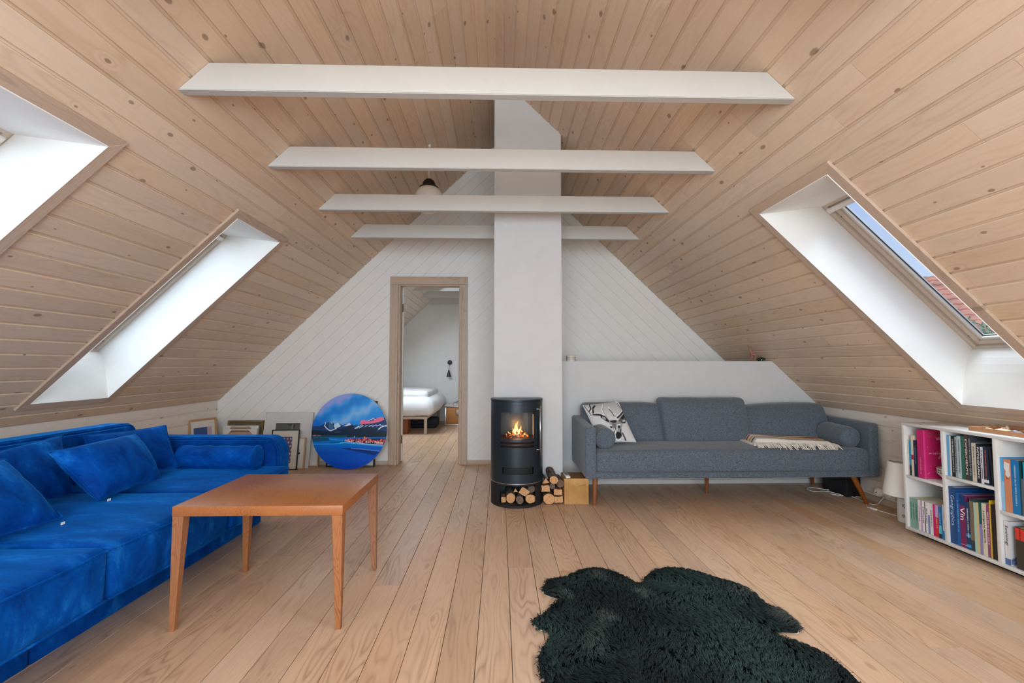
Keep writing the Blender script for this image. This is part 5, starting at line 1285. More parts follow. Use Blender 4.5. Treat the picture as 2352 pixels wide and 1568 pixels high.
def scallop(loc, r, col, rot, label, tilt=.3, ribs=9):
    e = empty('seashell', loc, rot, label, 'seashell', 'seashells on the wooden tray'); vs, fs = [], []; n, m = 36, 6
    for j in range(m+1):
        t = j/m
        for i in range(n):
            a = -1.25+2.5*i/(n-1); R = r*t*(1+.05*math.cos(a*ribs*2)*t); zz = r*.42*math.sin(t*math.pi*.62)*(1-.35*abs(a))+.03*r*math.cos(a*ribs*2)*t
            vs.append((R*math.sin(a), R*math.cos(a)-r*.5, zz+.004-r*.30*max(0, t-.75)))
    k = len(vs); vs += [(x, y, max(.0, zz-.004)) for x, y, zz in vs[:k]]
    for s_ in (0, k):
        for j in range(m):
            for i in range(n-1): q = (s_+j*n+i, s_+j*n+i+1, s_+(j+1)*n+i+1, s_+(j+1)*n+i); fs.append(q if s_ else q[::-1])
    for i in range(n-1): fs.append((m*n+i, m*n+i+1, k+m*n+i+1, k+m*n+i))
    mesh('shell', vs, fs, plain('shell_'+col.strip('#'), col, .5, var=.12, vscale=60), e, smooth=True)
def whelk(loc, r, col, rot, label):
    e = empty('seashell', loc, rot, label, 'seashell', 'seashells on the wooden tray'); vs, fs = [], []; n, m = 14, 46
    for j in range(m+1):
        t = j/m; a = t*6.28*3.2; R = r*.5*(1-t)**1.1; cr = r*.42*(1-t)+.0008
        c = Vector((R*math.cos(a)*.6, -r+2*r*t**.8, cr+.001+R*math.sin(a)*.25+.25*r*(1-t)*0))
        for i in range(n): b = 2*math.pi*i/n; vs.append(c+Vector((math.cos(b)*cr, .3*cr*math.sin(b), math.sin(b)*cr)))
    for j in range(m):
        for i in range(n): fs.append((j*n+i, j*n+(i+1) % n, (j+1)*n+(i+1) % n, (j+1)*n+i))
    fs += [tuple(range(n))[::-1], tuple(m*n+i for i in range(n))]
    mesh('shell', vs, fs, plain('shell_'+col.strip('#'), col, .5, var=.12, vscale=60), e, smooth=True)
tz = .711
for a in [('s', (2.742, 2.545, tz), .028, '#e4d3bd', .4, 'small cream shell at the far end of the tray'), ('w', (2.80, 2.53, tz), .032, '#d9c3a6', 1.2, 'beige spiral shell near the far end of the tray'), ('s', (2.745, 2.478, tz), .040, '#ead9c0', -.5, 'large cream scallop shell next to the spiral one'),
          ('s', (2.742, 2.400, tz), .042, '#9aa6b4', .9, 'blue-grey shell standing out at the middle of the tray'), ('s', (2.83, 2.43, tz), .036, '#d8bfa6', 2.1, 'tan scallop shell behind the blue-grey one'), ('w', (2.745, 2.328, tz), .030, '#e9e4da', -.8, 'white spiral shell right of the blue-grey shell'),
          ('s', (2.82, 2.345, tz), .040, '#e0cbb0', .2, 'sand coloured shell at the back of the tray'), ('s', (2.75, 2.255, tz), .034, '#efe8dc', 1.6, 'off-white shell just outside the photo edge'), ('w', (2.83, 2.25, tz), .034, '#c9ab8a', .3, 'brown spiral shell towards the near end of the tray')]:
    (scallop if a[0] == 's' else whelk)(*a[1:])

# ================================================================== LAMP ON THE FLOOR, OUTLET, CABLE, SPEAKER
tl = empty('table_lamp', (2.812, 3.165, 0), label='small lamp with white cone shade and white ceramic base, on the floor by the bookcase', cat='lamp')
lathe('lamp_base', [(0, 0), (.058, 0), (.062, .004), (.062, .155), (.058, .163), (.02, .168), (0, .168)], plain('white_porcelain', '#e4e6e6', .2), tl, n=40)
lathe('lamp_neck', [(0, .168), (.014, .168), (.012, .215), (0, .215)], M_BRASS, tl, n=16)
lathe('lamp_shade', [(.140, .186), (.104, .408), (.102, .408), (.138, .186)], plain('shade_fabric', '#efeeea', .8), tl, n=48, cap=False)
lathe('shade_ring', [(.0, .40), (.012, .40), (.012, .404), (0, .404)], M_BRASS, tl, n=12)
for k in range(3): a = k*2.09; tube('shade_spoke', [(0, 0, .402), (.102*math.cos(a), .102*math.sin(a), .402)], .0015, M_BRASS, tl, n=6)
M_DELFT = plain('blue_glaze', '#35557c', .25)
for (a, zc, sz) in ((-2.62, .118, .017), (-2.75, .050, .012), (-2.15, .075, .016), (-1.6, .12, .015)):
    for k in range(7):
        b = k/7*2*math.pi; c0 = Vector((0, sz*.62*math.cos(b), sz*.62*math.sin(b)))
        X = Vector((math.cos(a), math.sin(a), 0)); Y = Vector((-math.sin(a), math.cos(a), 0)); M = axes(X*.0622+Vector((0, 0, zc)), X, Y, (0, 0, 1))
        vs = [(.0002, c0.y*.15, c0.z*.15), (.0004, c0.y*1.1-c0.z*.32, c0.z*1.1+c0.y*.32), (.0002, c0.y*1.7, c0.z*1.7), (.0004, c0.y*1.1+c0.z*.32, c0.z*1.1-c0.y*.32)]
        mesh('painted_petal', vs+[(-.001, v[1], v[2]) for v in vs], [(0, 1, 2, 3), (7, 6, 5, 4), (0, 4, 5, 1), (1, 5, 6, 2), (2, 6, 7, 3), (3, 7, 4, 0)], M_DELFT, tl, M)
sp_ = empty('speaker', (2.892, 3.905, 0), label='black box loudspeaker on the floor under the right end of the grey sofa', cat='speaker')
box('cabinet', (-.062, -.14, 0), (.062, .13, .192), plain('black_cabinet', '#14171c', .5), sp_, bev=.003)
box('grille', (-.055, -.1425, .008), (.055, -.139, .184), M_BLACK, sp_, bev=.001)
ol = empty('wall_outlet', (KXR-.0, 3.50, .10), label='cream double wall outlet low on the right knee wall beside the grey sofa', cat='outlet')
box('socket_box', (-.034, -.075, -.035), (0, .055, .038), plain('cream_plastic', '#d8cfbc', .45), ol, bev=.005)
lathe('socket_face', [(0, 0), (.019, 0), (.019, .003), (0, .003)], M_PLASTIC, ol, axes((-.034, -.035, 0), (0, 1, 0), (0, 0, 1), (-1, 0, 0)) @ Matrix.Rotation(0, 4, 'Z'), n=20)
tm = empty('plug_timer', (KXR-.034, 3.538, .10), label='round white timer dial plugged into the wall outlet', cat='timer')
lathe('timer_body', [(0, 0), (.030, 0), (.032, .004), (.032, .036), (.028, .042), (0, .042)], plain('warm_white_plastic', '#ded9cc', .4), tm, axes((0, 0, 0), (0, 1, 0), (0, 0, 1), (-1, 0, 0)), n=28)
lathe('dial', [(0, .042), (.020, .042), (.018, .046), (0, .046)], M_PLASTIC, tm, axes((0, 0, 0), (0, 1, 0), (0, 0, 1), (-1, 0, 0)), n=24)
lathe('dial_pin', [(0, .046), (.004, .046), (.004, .049), (0, .049)], M_BLACK, tm, axes((0, 0, 0), (0, 1, 0), (0, 0, 1), (-1, 0, 0)), n=10)
def fl(u, v, z=.004): p = FL(u, v, z); return (p.x, p.y, z)
loop = [fl(1996, 1142), fl(1975, 1141), fl(1930, 1137), fl(1910, 1134), fl(1900, 1126), fl(1925, 1124), fl(1948, 1131), fl(1935, 1136), fl(1900, 1128, .008), fl(1870, 1128, .006), fl(1853, 1122), fl(1866, 1119), fl(1900, 1124, .008), fl(1935, 1121), fl(1952, 1128, .008), fl(1944, 1135, .008), fl(1965, 1143), fl(1988, 1153)]
cb_ = tube('power_cord', [Vector(p)-Vector(loop[0]) for p in spline(loop, 8)], .0032, M_PLASTIC); cb_.location = loop[0]; tag(cb_, 'white power cord looped loosely on the floor under the grey sofa', 'cord')
c2 = [fl(1990, 1157), fl(1992, 1164), fl(2000, 1166)]; sw = [fl(2012, 1170), fl(2035, 1177), fl(2060, 1184), fl(2072, 1187)]
o_l = empty('lamp_cord', c2[0], label='white lamp cord with an inline switch, running along the floor to the lamp', cat='cord')
tube('cord', [Vector(p)-Vector(c2[0]) for p in spline(c2+sw, 6)], .0028, M_PLASTIC, o_l)
a_, b_ = Vector(fl(1999, 1166, .007)), Vector(fl(2014, 1171, .007)); d_ = (b_-a_).normalized()
box('inline_switch', (-.028, -.009, -.006), (.028, .009, .008), M_PLASTIC, o_l, bev=.005, M=axes((a_+b_)/2-Vector(c2[0]), d_, Vector((0, 0, 1)).cross(d_), (0, 0, 1)))
c3 = [(KXR-.03, 3.53, .065), (KXR-.04, 3.56, .02), fl(2018, 1156), fl(2005, 1158), fl(1993, 1154)]
o3 = tube('timer_cord', [Vector(p)-Vector(c3[0]) for p in spline(c3, 6)], .003, M_PLASTIC); o3.location = c3[0]; tag(o3, 'short white cord dropping from the wall timer to the floor', 'cord')

# ================================================================== TOP OF THE HALF WALL
gf = empty('toy_giraffe', (2.405, 4.34, 1.113), label='small reddish-brown toy giraffe standing on the half wall', cat='toy')
def skin(name, pts, edges, radii, mat, parent, sub=2):
    me = bpy.data.meshes.new(name); me.from_pydata(pts, edges, []); o = bpy.data.objects.new(name, me); link(o, parent)
    m = o.modifiers.new('s', 'SKIN'); o.data.update()
    if not me.skin_vertices:
        me.skin_vertices if False else None
    for i, r in enumerate(radii): me.skin_vertices[0].data[i].radius = (r, r)
    me.skin_vertices[0].data[0].use_root = True
    m2 = o.modifiers.new('sub', 'SUBSURF'); m2.levels = sub; m2.render_levels = sub
    me.materials.append(mat); bpy.context.view_layer.update()
    dg = bpy.context.evaluated_depsgraph_get(); nm = bpy.data.meshes.new_from_object(o.evaluated_get(dg)); bpy.data.objects.remove(o)
    nm.polygons.foreach_set('use_smooth', [True]*len(nm.polygons)); nm.materials.clear(); nm.materials.append(mat)
    r = bpy.data.objects.new(name, nm); link(r, parent); return r
M_GIR = plain('giraffe_coat', '#9a5a4a', .6); nt = M_GIR.node_tree
v_ = N(nt, 'ShaderNodeTexVoronoi', feature='DISTANCE_TO_EDGE'); v_.inputs['Scale'].default_value = 110; tcn = N(nt, 'ShaderNodeTexCoord'); nt.links.new(tcn.outputs['Object'], v_.inputs['Vector'])
cr_ = N(nt, 'ShaderNodeValToRGB'); cr_.color_ramp.elements[0].position = .06; cr_.color_ramp.elements[0].color = C('#c99c86'); cr_.color_ramp.elements[1].position = .12; cr_.color_ramp.elements[1].color = C('#8a4436')
nt.links.new(v_.outputs['Distance'], cr_.inputs[0]); nt.links.new(cr_.outputs[0], nt.nodes['Principled BSDF'].inputs['Base Color'])
gp = [(.004, 0, .072), (-.012, 0, .075), (-.020, 0, .100), (-.026, 0, .130), (-.030, 0, .146), (-.040, 0, .140), (.018, 0, .062), (-.014, -.010, .060), (-.014, -.010, .030), (-.014, -.010, .002), (-.014, .010, .060), (-.014, .010, .030), (-.014, .010, .002), (.020, -.009, .050), (.020, -.009, .028), (.020, -.009, .002), (.020, .009, .050), (.020, .009, .028), (.020, .009, .002)]
ge = [(0, 1), (1, 2), (2, 3), (3, 4), (4, 5), (0, 6), (1, 7), (7, 8), (8, 9), (1, 10), (10, 11), (11, 12), (6, 13), (13, 14), (14, 15), (6, 16), (16, 17), (17, 18)]
gr_ = [.015, .013, .008, .0055, .006, .004, .012, .006, .0035, .004, .006, .0035, .004, .006, .0035, .004, .006, .0035, .004]
skin('body', gp, ge, gr_, M_GIR, gf)
for s_ in (-1, 1): tube('horn', [(-.029, s_*.003, .148), (-.028, s_*.0035, .158)], .0012, M_GIR, gf, n=6); tube('ear', [(-.028, s_*.004, .146), (-.025, s_*.010, .150)], .002, M_GIR, gf, n=6, radii=[.0015, .0005])
tube('tail', [(.030, 0, .062), (.036, 0, .045), (.036, 0, .028)], .0015, M_GIR, gf, n=6)
tcr = empty('toy_car', (2.512, 4.34, 1.113), label='dark green toy off-road car with a canvas back on the half wall, beside the giraffe', cat='toy')
M_CG = plain('green_enamel', '#12402f', .25)
prism('body', [(-.062, .012), (.062, .012), (.064, .030), (.058, .036), (-.022, .038), (-.052, .034), (-.062, .026)], -.024, .024, M_CG, tcr, bev=.003)
prism('cabin', [(-.026, .036), (.052, .036), (.044, .056), (-.016, .058)], -.021, .021, M_CG, tcr, bev=.003)
for a, b in ((-.017, .0), (.004, .020)): box('side_window', (a, -.0222, .041), (b, -.0205, .053), plain('toy_window', '#9fb3ad', .2), tcr, bev=.0006)
for s_ in (-1, 1):
    for xw in (-.040, .042):
        lathe('wheel', [(0, 0), (.010, 0), (.012, .002), (.012, .007), (.010, .009), (0, .009)], M_BLACK, tcr, axes((xw, s_*.0235-(.009 if s_ > 0 else 0)*0, .0122), (1, 0, 0), (0, 0, 1), (0, s_, 0)) @ Matrix.Translation((0, 0, -.004)), n=20)
        lathe('hubcap', [(0, 0), (.006, 0), (.005, .0015), (0, .002)], M_CARD, tcr, axes((xw, s_*.0285, .0122), (1, 0, 0), (0, 0, 1), (0, s_, 0)), n=14)
    tube('fender', [(-.056, s_*.024, .022), (-.050, s_*.025, .029), (-.038, s_*.025, .030), (-.026, s_*.025, .020)], .0035, M_CG, tcr, n=8)
box('bumper', (-.068, -.022, .012), (-.062, .022, .018), M_BLACK, tcr, bev=.001)
ti = empty('round_tin', (.664, 4.30, 1.113), label='small round cream tin with two dark bands on the half wall by the chimney', cat='tin')
lathe('tin_body', [(0, 0), (.042, 0), (.045, .003), (.045, .050), (.042, .053), (0, .053)], plain('cream_tin', '#d8d2c6', .4), ti, n=32)
for z_ in (.018, .034): lathe('dark_band', [(.0452, z_), (.0462, z_), (.0462, z_+.004), (.0452, z_+.004)], plain('brown_band', '#5a4a3c', .5), ti, n=32, cap=False)

# ================================================================== PENDANT
zc = ZR-SL*abs(-.62-RX)
pd = empty('pendant_lamp', (-.62, 4.0, 2.52), label='hanging lamp with an opal glass globe and dark bronze cap behind the third beam', cat='lamp')
prof = [(.0, -.127)]+[(.127*math.sin(a), -.127*math.cos(a)) for a in np.linspace(.05, math.pi*.82, 26)]
lathe('glass_globe', prof, plain('opal_glass', '#e6e2db', .18), pd, n=48, cap=False)
lathe('cap', [(.078, .088), (.082, .092), (.082, .108), (.070, .116), (.058, .120), (.054, .145), (.044, .165), (.026, .180), (.008, .186), (0, .186)], plain('dark_bronze', '#2d241c', .45, .5), pd, n=40, cap=False)
tube('cord', [(0, 0, .185), (0, 0, zc-2.52-.02)], .0028, M_PLASTIC, pd)
lathe('ceiling_hook', [(0, -.035), (.012, -.03), (.014, -.01), (.006, .0), (0, .0)], M_CARD, pd, Matrix.Translation((0, 0, zc-2.52-.002)), n=16)

# ================================================================== PICTURES AGAINST THE GABLE
def quadgrid(name, A, B, D, n, m, painter, mat, parent, th=None):
    """A top left, B top right, D bottom left"""
    A, B, D = Vector(A), Vector(B), Vector(D); vs, fs, uv = [], [], []
    for j in range(m+1):
        for i in range(n+1): vs.append(A+(B-A)*(i/n)+(D-A)*(j/m)); uv.append((i/n, j/m))
    for j in range(m):
        for i in range(n): a = j*(n+1)+i; fs.append((a, a+n+1, a+n+2, a+1))
    o = mesh(name, vs, fs, mat, parent); set_print(o, painter(np.array(uv))); return o
def picture(label, x0, x1, h, ybot, ytop, fmat, fw=.012, depth=.02, mat_col='#dcdcda', art=None, artbox=None, n=80, rz=0., glassy=False, base=None, group='framed pictures leaning on the gable wall'):
    """framed picture leaning back: foot at ybot, top at ytop"""
    w = x1-x0; b = base or ((x0+x1)/2, ybot, 0)
    e = empty('framed_picture', b, rz, label, 'picture', group); lean = math.atan2(ytop-ybot, h); H = h/math.cos(lean)
    Z = Vector((0, math.sin(lean), math.cos(lean))); Y = Vector((0, math.cos(lean), -math.sin(lean))); M0 = axes((0, 0, .0005), (1, 0, 0), Y, Z)
    for s_ in (-1, 1):
        box('frame_bar', (0, -fw/2, -depth/2), (H, fw/2, depth/2), fmat, e, bev=.001, M=M0 @ axes((s_*(w/2-fw/2), 0, 0), (0, 0, 1), (1, 0, 0), (0, 1, 0)))
    for zz in (fw/2, H-fw/2): box('frame_bar', (-w/2+fw, -depth/2, -fw/2), (w/2-fw, depth/2, fw/2), fmat, e, bev=.001, M=M0 @ Matrix.Translation((0, 0, zz)))
    box('mount', (-w/2+fw, -.002, fw), (w/2-fw, .004, H-fw), bmat(mat_col, .6), e, M=M0)
    if art:
        a0, b0, a1, b1 = artbox
        A = M0 @ Vector((-w/2+w*a0, -.003, H*b1)); B = M0 @ Vector((-w/2+w*a1, -.003, H*b1)); D = M0 @ Vector((-w/2+w*a0, -.003, H*b0))
        quadgrid('print', A, B, D, n, n, art, M_PRINT, e)
    return e, M0, H
def photo_art(uv):
    c = Cv(200, 120, 0, 0, 1, 1, (96, 98, 96)); rnd = random.Random(2)
    for k in range(40): x, y = rnd.random(), rnd.random(); c.ell(x, y, rnd.uniform(.03, .12), rnd.uniform(.03, .1), (lambda g: (g, g, g))(rnd.randint(40, 150)), .6, .5)
    c.line([(.62, .5), (.70, 0)], .02, (170, 172, 170)); c.rect(0, .0, 1, .04, (60, 62, 60)); return c.at(uv[:, 0], uv[:, 1])
def cell_art(uv):
    c = Cv(160, 240, 0, 0, 1, 1.6, (92, 84, 118)); rnd = random.Random(6)
    for r_ in range(7):
        for q in range(4): c.ell(.14+q*.25+(r_ % 2)*.10, .12+r_*.23, .085+rnd.uniform(-.02, .02), .075+rnd.uniform(-.02, .02), (186, 182, 200), 1, .35)
    return c.at(uv[:, 0], uv[:, 1]*1.6)
def ink_art(uv):
    c = Cv(120, 200, 0, 0, 1, 2, (226, 224, 218)); rnd = random.Random(8)
    for k in range(28): x, y = rnd.uniform(.2, .9), rnd.uniform(.5, 1.5); c.ell(x, y, rnd.uniform(.04, .14), rnd.uniform(.03, .12), (28, 28, 30), 1, .3)
    return c.at(uv[:, 0], uv[:, 1]*2)
def blue_art(uv):
    c = Cv(120, 120, 0, 0, 1, 1, (66, 92, 150)); c.rect(.74, 0, 1, 1, (200, 170, 190)); c.ell(.42, .62, .18, .26, (150, 96, 130), .9, .4); c.ell(.42, .66, .10, .2, (92, 74, 130), .9, .4)
    return c.at(uv[:, 0], uv[:, 1])
M_WFRAME = plain('white_lacquer_frame', '#d9d9d6', .35); M_GREYF = plain('grey_frame_edge', '#8d9090', .4); M_GOLD = plain('gold_frame', '#8a7448', .4, .5); M_KRAFT = plain('kraft_backing', '#a3836a', .85)
picture('large white framed picture with a dark photo in a wide mount, against the gable', -2.505, -2.0, .568, 4.965, 5.085, M_WFRAME, .007, .03, '#d4d5d6', photo_art, (.235, .35, .745, .80))
picture('medium black framed picture of pale round cells, in front of the large white frame', -2.368, -2.085, .402, 4.885, 4.945, M_BLACK, .009, .018, '#d2cfc6', cell_art, (.27, .17, .75, .82))
picture('small light wood framed ink picture behind the black framed one', -2.27, -2.025, .318, 4.915, 4.960, M_FRAMEWOOD, .012, .02, '#dedcd6', ink_art, (.2, .15, .85, .85))
picture('white picture in a pale wood frame peeking out behind the large white frame', -2.30, -1.925, .48, 5.035, 5.095, M_FRAMEWOOD, .012, .02, '#dedddb')
picture('gold framed canvas leaning on the gable at the left, behind two white boxed frames', -2.905, -2.53, .482, 5.03, 5.09, M_GOLD, .018, .03, '#6f6250')
for k, (yb, hh, xx0, xx1, lb) in enumerate(((4.975, .435, -2.915, -2.55, 'picture turned back to front with white corner guards, rear one of two'), (4.93, .408, -2.885, -2.54, 'picture turned back to front with white corner guards, front one of two'))):
    e, M0, H = picture(lb, xx0, xx1, hh, yb, yb+.05, M_WFRAME, .012, .022, '#c9a88c')
    w = xx1-xx0
    for zz in np.linspace(H*.60, H*.93, 4): box('backing_strip', (-w/2+.05, -.010, zz-.006), (w/2-.05, -.004, zz+.006), bmat('#8f6d58'), e, M=M0)
    for s_ in (-1, 1):
        pts = [(s_*w/2, H+.001), (s_*(w/2-.10), H+.001), (s_*w/2, H-.10)]
        prism('corner_guard', pts if s_ > 0 else pts[::-1], -.015, .012, M_CARD, e, M=M0)
e, M0, H = picture('black framed picture mostly hidden behind the round mountain painting', -1.832, -1.322, .684, 5.01, 5.095, M_BLACK, .016, .02, '#d5d6d6')
# small one leaning on the knee wall
e, M0, H = picture('small light wood framed picture with a blue print, leaning on the left knee wall', 0, .30, .535, 0, .05, M_FRAMEWOOD, .020, .02, '#dfddd6', blue_art, (.18, .28, .82, .84), rz=math.radians(70), base=(-2.955, 4.78, 0))
# round painting
def round_painting():
    R = .388; ctr = Vector((-1.562, 4.915, .3885)); e = empty('round_painting', (ctr.x, 4.885, 0), label='round canvas painting of a blue mountain lake under a streaked sky, leaning by the door', cat='painting')
    lean = math.atan2(.09, .776); Z = Vector((0, math.sin(lean), math.cos(lean))); Y = Vector((0, math.cos(lean), -math.sin(lean))); M0 = axes(Z*R+Vector((0, .0, .003)), (1, 0, 0), Y, Z)
    c = Cv(620, 620, 130, 175, 1345, 1385, (20, 120, 205)); X, Y_ = c.X, c.Y
    # sky
    g = np.clip((Y_-180)/500, 0, 1); c.put(1-g, (24, 132, 208)); c.put(g, (58, 150, 222), .5)
    s = (Y_-180)+(X-135)*.52; nn = 26*np.sin(X*.018)+18*np.sin(X*.041+1)+12*np.sin(Y_*.05)
    def streak(a, b, soft, col, al): m = np.clip((s+nn-a)/soft, 0, 1)*np.clip((b-s-nn)/soft, 0, 1); c.put(m, col, al)
    streak(-100, 420, 90, (132, 142, 202), .9); streak(400, 560, 70, (10, 112, 196), .9); streak(560, 820, 110, (122, 168, 220), .85); streak(820, 1010, 90, (8, 128, 208), .85); streak(1000, 1200, 90, (96, 170, 220), .7)
    c.put(np.clip((Y_-520)/160, 0, 1)*np.clip((500-X)/250, 0, 1), (10, 86, 190), .7)
    dk, nv, wt = (22, 38, 58), (20, 58, 108), (205, 222, 238)
    c.poly([(130, 700), (250, 700), (330, 660), (350, 635), (400, 640), (440, 632), (490, 670), (545, 645), (620, 690), (730, 650), (800, 690), (900, 680), (960, 640), (1060, 600), (1130, 575), (1200, 570), (1300, 570), (1345, 620), (1345, 880), (130, 880)], nv)
    c.poly([(400, 640), (440, 632), (480, 700), (470, 740), (430, 760), (390, 700)], (54, 96, 138)); c.line([(330, 690), (370, 740), (430, 775), (520, 740)], 14, wt); c.line([(350, 640), (335, 690)], 8, wt); c.line([(430, 635), (450, 660)], 8, wt)
    c.poly([(480, 680), (545, 645), (600, 700), (500, 745)], (170, 200, 228)); c.poly([(640, 700), (730, 650), (760, 680), (690, 700)], (205, 200, 222)); c.line([(500, 800), (580, 790)], 22, wt)
    c.poly([(895, 670), (915, 610), (970, 605), (1040, 630), (1110, 615), (1190, 565), (1270, 560), (1290, 600), (1200, 640), (1080, 660), (960, 670)], (222, 104, 138))
    for k in range(9): c.line([(920+k*38, 660-k*9), (950+k*38, 615-k*7)], 7, (176, 62, 104)); c.line([(930+k*38, 640-k*9), (945+k*38, 625-k*8)], 5, (244, 160, 180))
    c.line([(1030, 620), (1110, 580), (1150, 600)], 10, (190, 208, 230))
    for k in range(6): c.line([(820+k*70, 740-k*8), (880+k*70, 700-k*4)], 13, wt, .85)
    c.line([(1170, 790), (1240, 720), (1330, 690)], 16, wt); c.line([(1230, 690), (1330, 710)], 12, (140, 180, 220)); c.line([(790, 750), (850, 735), (930, 680)], 12, (150, 195, 232))
    c.poly([(130, 760), (430, 790), (700, 720), (770, 690), (830, 750), (1020, 700), (1200, 760), (1345, 790), (1345, 900), (130, 890)], dk, .85); c.poly([(700, 850), (1345, 800), (1345, 1000), (700, 960)], (20, 44, 52), .9)
    rnd = random.Random(12)
    for k in range(22): x = 135+k*9; h_ = rnd.uniform(90, 190)*(1-k/40); c.poly([(x-10, 880), (x, 880-h_), (x+10, 880)], (12, 38, 44))
    c.rect(130, 850, 700, 900, (30, 84, 96), .8)
    # water
    c.rect(130, 880, 1345, 1400, (8, 104, 196)); c.poly([(130, 880), (400, 885), (430, 930), (130, 950)], (22, 78, 112)); c.put(np.clip((Y_-1000)/120, 0, 1), (8, 78, 182)); c.put(np.clip((Y_-1220)/150, 0, 1), (4, 52, 158), .8)
    c.line([(150, 985), (500, 985), (800, 960)], 18, (30, 142, 222)); c.line([(420, 905), (640, 930), (620, 945)], 12, (40, 150, 222)); c.line([(600, 955), (900, 985), (1280, 1020)], 18, (70, 168, 232)); c.line([(430, 960), (560, 955), (700, 925)], 8, (14, 62, 120))
    c.poly([(640, 935), (760, 900), (1330, 900), (1300, 1000), (1000, 975), (800, 955)], (28, 40, 60))
    for k in range(120):
        x = rnd.uniform(680, 1310); pk_ = 60 if 980 < x < 1060 or 800 < x < 860 else 30; y = 945+((x-680)/630)*30-rnd.uniform(0, pk_+20); c.ell(x, y, rnd.uniform(8, 17), rnd.uniform(10, 22), rnd.choice([(232, 92, 66), (222, 70, 100), (170, 44, 70), (240, 130, 84), (120, 40, 70)]), .9, .5)
    for k in range(46): x = rnd.uniform(680, 1300); y = 940+((x-680)/630)*48; c.line([(x, y), (x+rnd.uniform(-3, 3), y-rnd.uniform(10, 34))], 5, (232, 214, 226))
    c.line([(660, 935), (800, 955), (1000, 985), (1290, 1003)], 7, (214, 190, 214)); c.poly([(600, 1050), (800, 1045), (1250, 1100), (1150, 1165), (900, 1110)], (14, 46, 110), .9); c.line([(780, 1055), (960, 1068), (1230, 1100)], 12, (120, 150, 210), .8)
    for k in range(14): x = rnd.uniform(150, 290); c.ell(x, 850, 6, 12, (220, 120, 150), .8, .5)
    c.a = np.clip(c.a*1.18, 0, 255); n = 260; vs, fs, uv = [], [], []; gx = np.linspace(-1, 1, n)
    for b in gx:
        for a in gx:
            # square to disc
            u = a*math.sqrt(1-b*b/2); v = b*math.sqrt(1-a*a/2); vs.append(M0 @ Vector((u*R, -.0165, v*R))); uv.append((u, v))
    for j in range(n-1):
        for i in range(n-1): k = j*n+i; fs.append((k, k+1, k+n+1, k+n))
    o = mesh('painted_canvas', vs, fs, M_PRINTGLOSS, e); uv = np.array(uv); set_print(o, c.at(737+uv[:, 0]*603, 780-uv[:, 1]*603))
    Mc = M0 @ axes((0, 0, 0), (1, 0, 0), (0, 0, 1), (0, -1, 0))
    lathe('stretcher', [(0, -.012), (R, -.012), (R+.0015, .0), (R, .0158), (0, .0158)], M_CARD, e, Mc, n=96)
round_painting()

# ================================================================== BEDROOM THINGS
bd = empty('bed', (-2.05, 7.9, 0), label='double bed with white bedding seen through the doorway', cat='bed')
def bl_(p): return (p[0]+2.05, p[1]-7.9, p[2])
soft_box('mattress', bl_((-2.95, 7.31, .30)), bl_((-1.12, 8.93, .47)), .05, M_CARD, bd, n=8)
M_LINEN = plain('white_linen', '#dcdcde', .8, bump=.5, bscale=9)
def dfn(s):
    s = s.copy(); ex = max(0, s.x-.86)/.2; ey = max(0, -.52-s.y)/.12
    s.z -= (.02*ex+.02*ey)*1.; s.x += .007*math.sin(s.y*46+s.z*9)*min(1, ex*1.5+.1); s.y += .008*math.sin(s.x*52+s.z*14)*min(1, ey+.1)
    s.z += .015*noise.noise(Vector((s.x*3, s.y*3, 3)))+.004*noise.noise(Vector((s.x*14, s.y*9, 1))); return s
soft_box('duvet', bl_((-2.96, 7.25, .285)), bl_((-1.03, 8.95, .555)), .12, M_LINEN, bd, n=26, puff=(.03, .02, .03), wr=.008, wsc=6, fn=dfn)
soft_box('folded_duvet', bl_((-2.9, 7.62, .53)), bl_((-1.16, 8.9, .645)), .055, M_LINEN, bd, n=24, puff=(0, .02, .035), wr=.012, wsc=7, seed=4.)
for x_, y_ in ((-1.155, 7.335), (-2.9, 7.335), (-1.155, 8.88), (-2.9, 8.88)): box('leg', bl_((x_-.022, y_-.022, 0)), bl_((x_+.022, y_+.022, .27)), plain('pale_bed_leg', '#b9a898', .5), bd, bev=.003)
box('bed_frame', bl_((-2.93, 7.312, .232)), bl_((-1.13, 7.345, .272)), plain('pale_bed_leg', '#b9a898', .5), bd, bev=.003); box('bed_frame', bl_((-1.165, 7.35, .232)), bl_((-1.13, 8.9, .272)), plain('pale_bed_leg', '#b9a898', .5), bd, bev=.003)
bxo = empty('storage_box', (-1.60, 7.50, 0), label='brown wooden box under the bed in the bedroom', cat='box')
box('box_body', (-.20, -.13, 0), (.16, .13, .215), plain('brown_box', '#8a4a24', .6, var=.1), bxo, bev=.004); box('box_lid', (-.205, -.135, .215), (.165, .135, .228), plain('brown_box', '#8a4a24', .6), bxo, bev=.003)
dkb = box('dark_bag', (-.22, -.2, 0), (.22, .2, .16), plain('dark_cloth', '#22222a', .8), bev=.03, seg=3); dkb.location = (-1.30, 8.2, 0); tag(dkb, 'dark flat bag lying under the bed', 'bag')
tk = empty('footlocker', (-.70, 8.50, 0), label='brown trunk with metal edges and a latch beside the bed', cat='trunk')
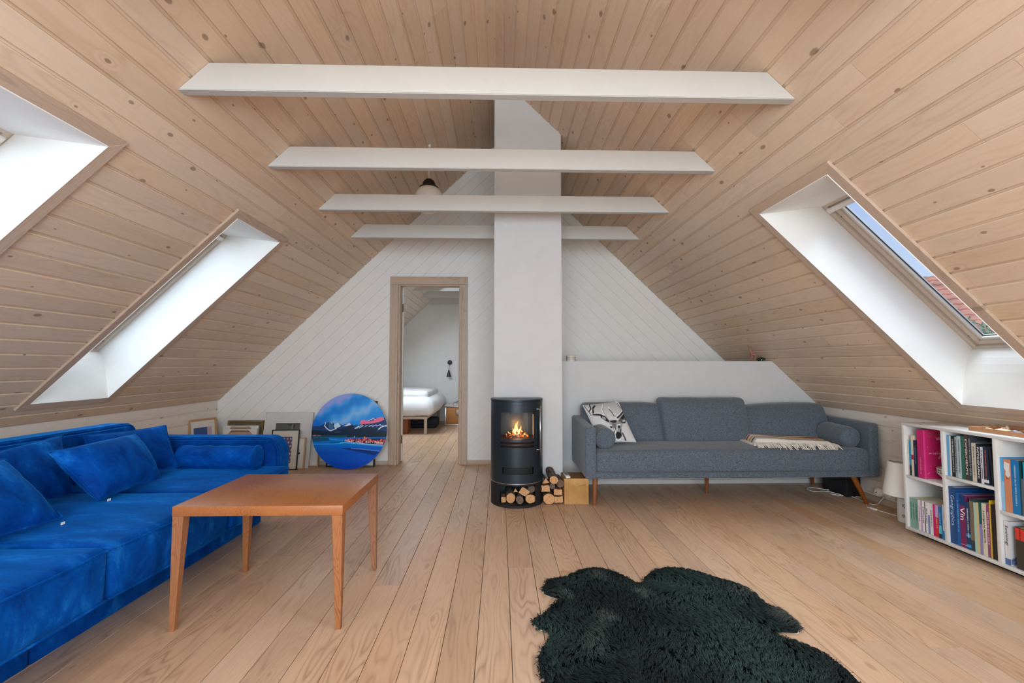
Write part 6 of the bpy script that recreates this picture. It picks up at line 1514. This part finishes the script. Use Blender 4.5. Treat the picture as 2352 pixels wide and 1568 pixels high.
box('trunk_body', (-.265, -.20, .004), (.30, .20, .345), plain('trunk_fibre', '#a8713c', .6, var=.06), tk, bev=.004)
for z_ in (.002, .325):
    for (a, b, c_, d) in ((-.272, .307, -.207, -.193), (-.272, .307, .193, .207)): box('metal_edge', (a, c_, z_), (b, d, z_+.026), M_STEEL, tk, bev=.002)
for s_ in (-.272, .281): box('metal_edge', (s_, -.208, .028), (s_+.026, -.192, .325), M_STEEL, tk, bev=.002)
box('trunk_lid', (-.272, -.205, .351), (.307, .205, .366), plain('trunk_top', '#b5ada2', .6), tk, bev=.003)
box('latch_plate', (-.075, -.212, .19), (.055, -.198, .285), M_STEEL, tk, bev=.004); box('latch_clasp', (-.035, -.220, .215), (.015, -.210, .275), M_CARD, tk, bev=.003)
for k, (c_, l_) in enumerate((('#2f6fa0', 'blue book lying on the trunk, lower of two'), ('#1f5c94', 'smaller blue book on top of the other one on the trunk'))):
    q = empty('book', (-.66+.02*k, 8.42, .366+.038*k), .06*k, l_, 'book', 'blue books on the trunk'); hh = .036 if k == 0 else .022; ww = .16-.03*k
    box('cover', (-ww, -.12, 0), (ww, .12, .004), bmat(c_), q); box('cover', (-ww, -.12, hh-.004), (ww, .12, hh), bmat(c_), q); box('cover', (-ww, -.12, .004), (-ww+.004, .12, hh-.004), bmat(c_), q); box('pages', (-ww+.004, -.117, .004), (ww-.004, .117, hh-.004), M_PAPER, q)
sc = empty('wall_sconce', (-.965, YR1, 1.126), label='black wall lamp with a cone shade on the far bedroom wall', cat='lamp')
lathe('wall_disc', [(0, 0), (.045, 0), (.045, .02), (.020, .026), (.020, .012), (0, .012)], M_BLACK, sc, axes((0, 0, 0), (1, 0, 0), (0, 0, 1), (0, -1, 0)), n=28)
tube('arm', [(0, -.02, -.01), (-.008, -.06, -.08), (-.012, -.07, -.15)], .005, plain('grey_metal', '#77787a', .4, .6), sc)
lathe('cone_shade', [(0, .0), (.014, .0), (.018, -.03), (.045, -.13), (.043, -.13), (.014, -.03)], M_BLACK, sc, Matrix.Translation((-.012, -.07, -.15)), n=28)
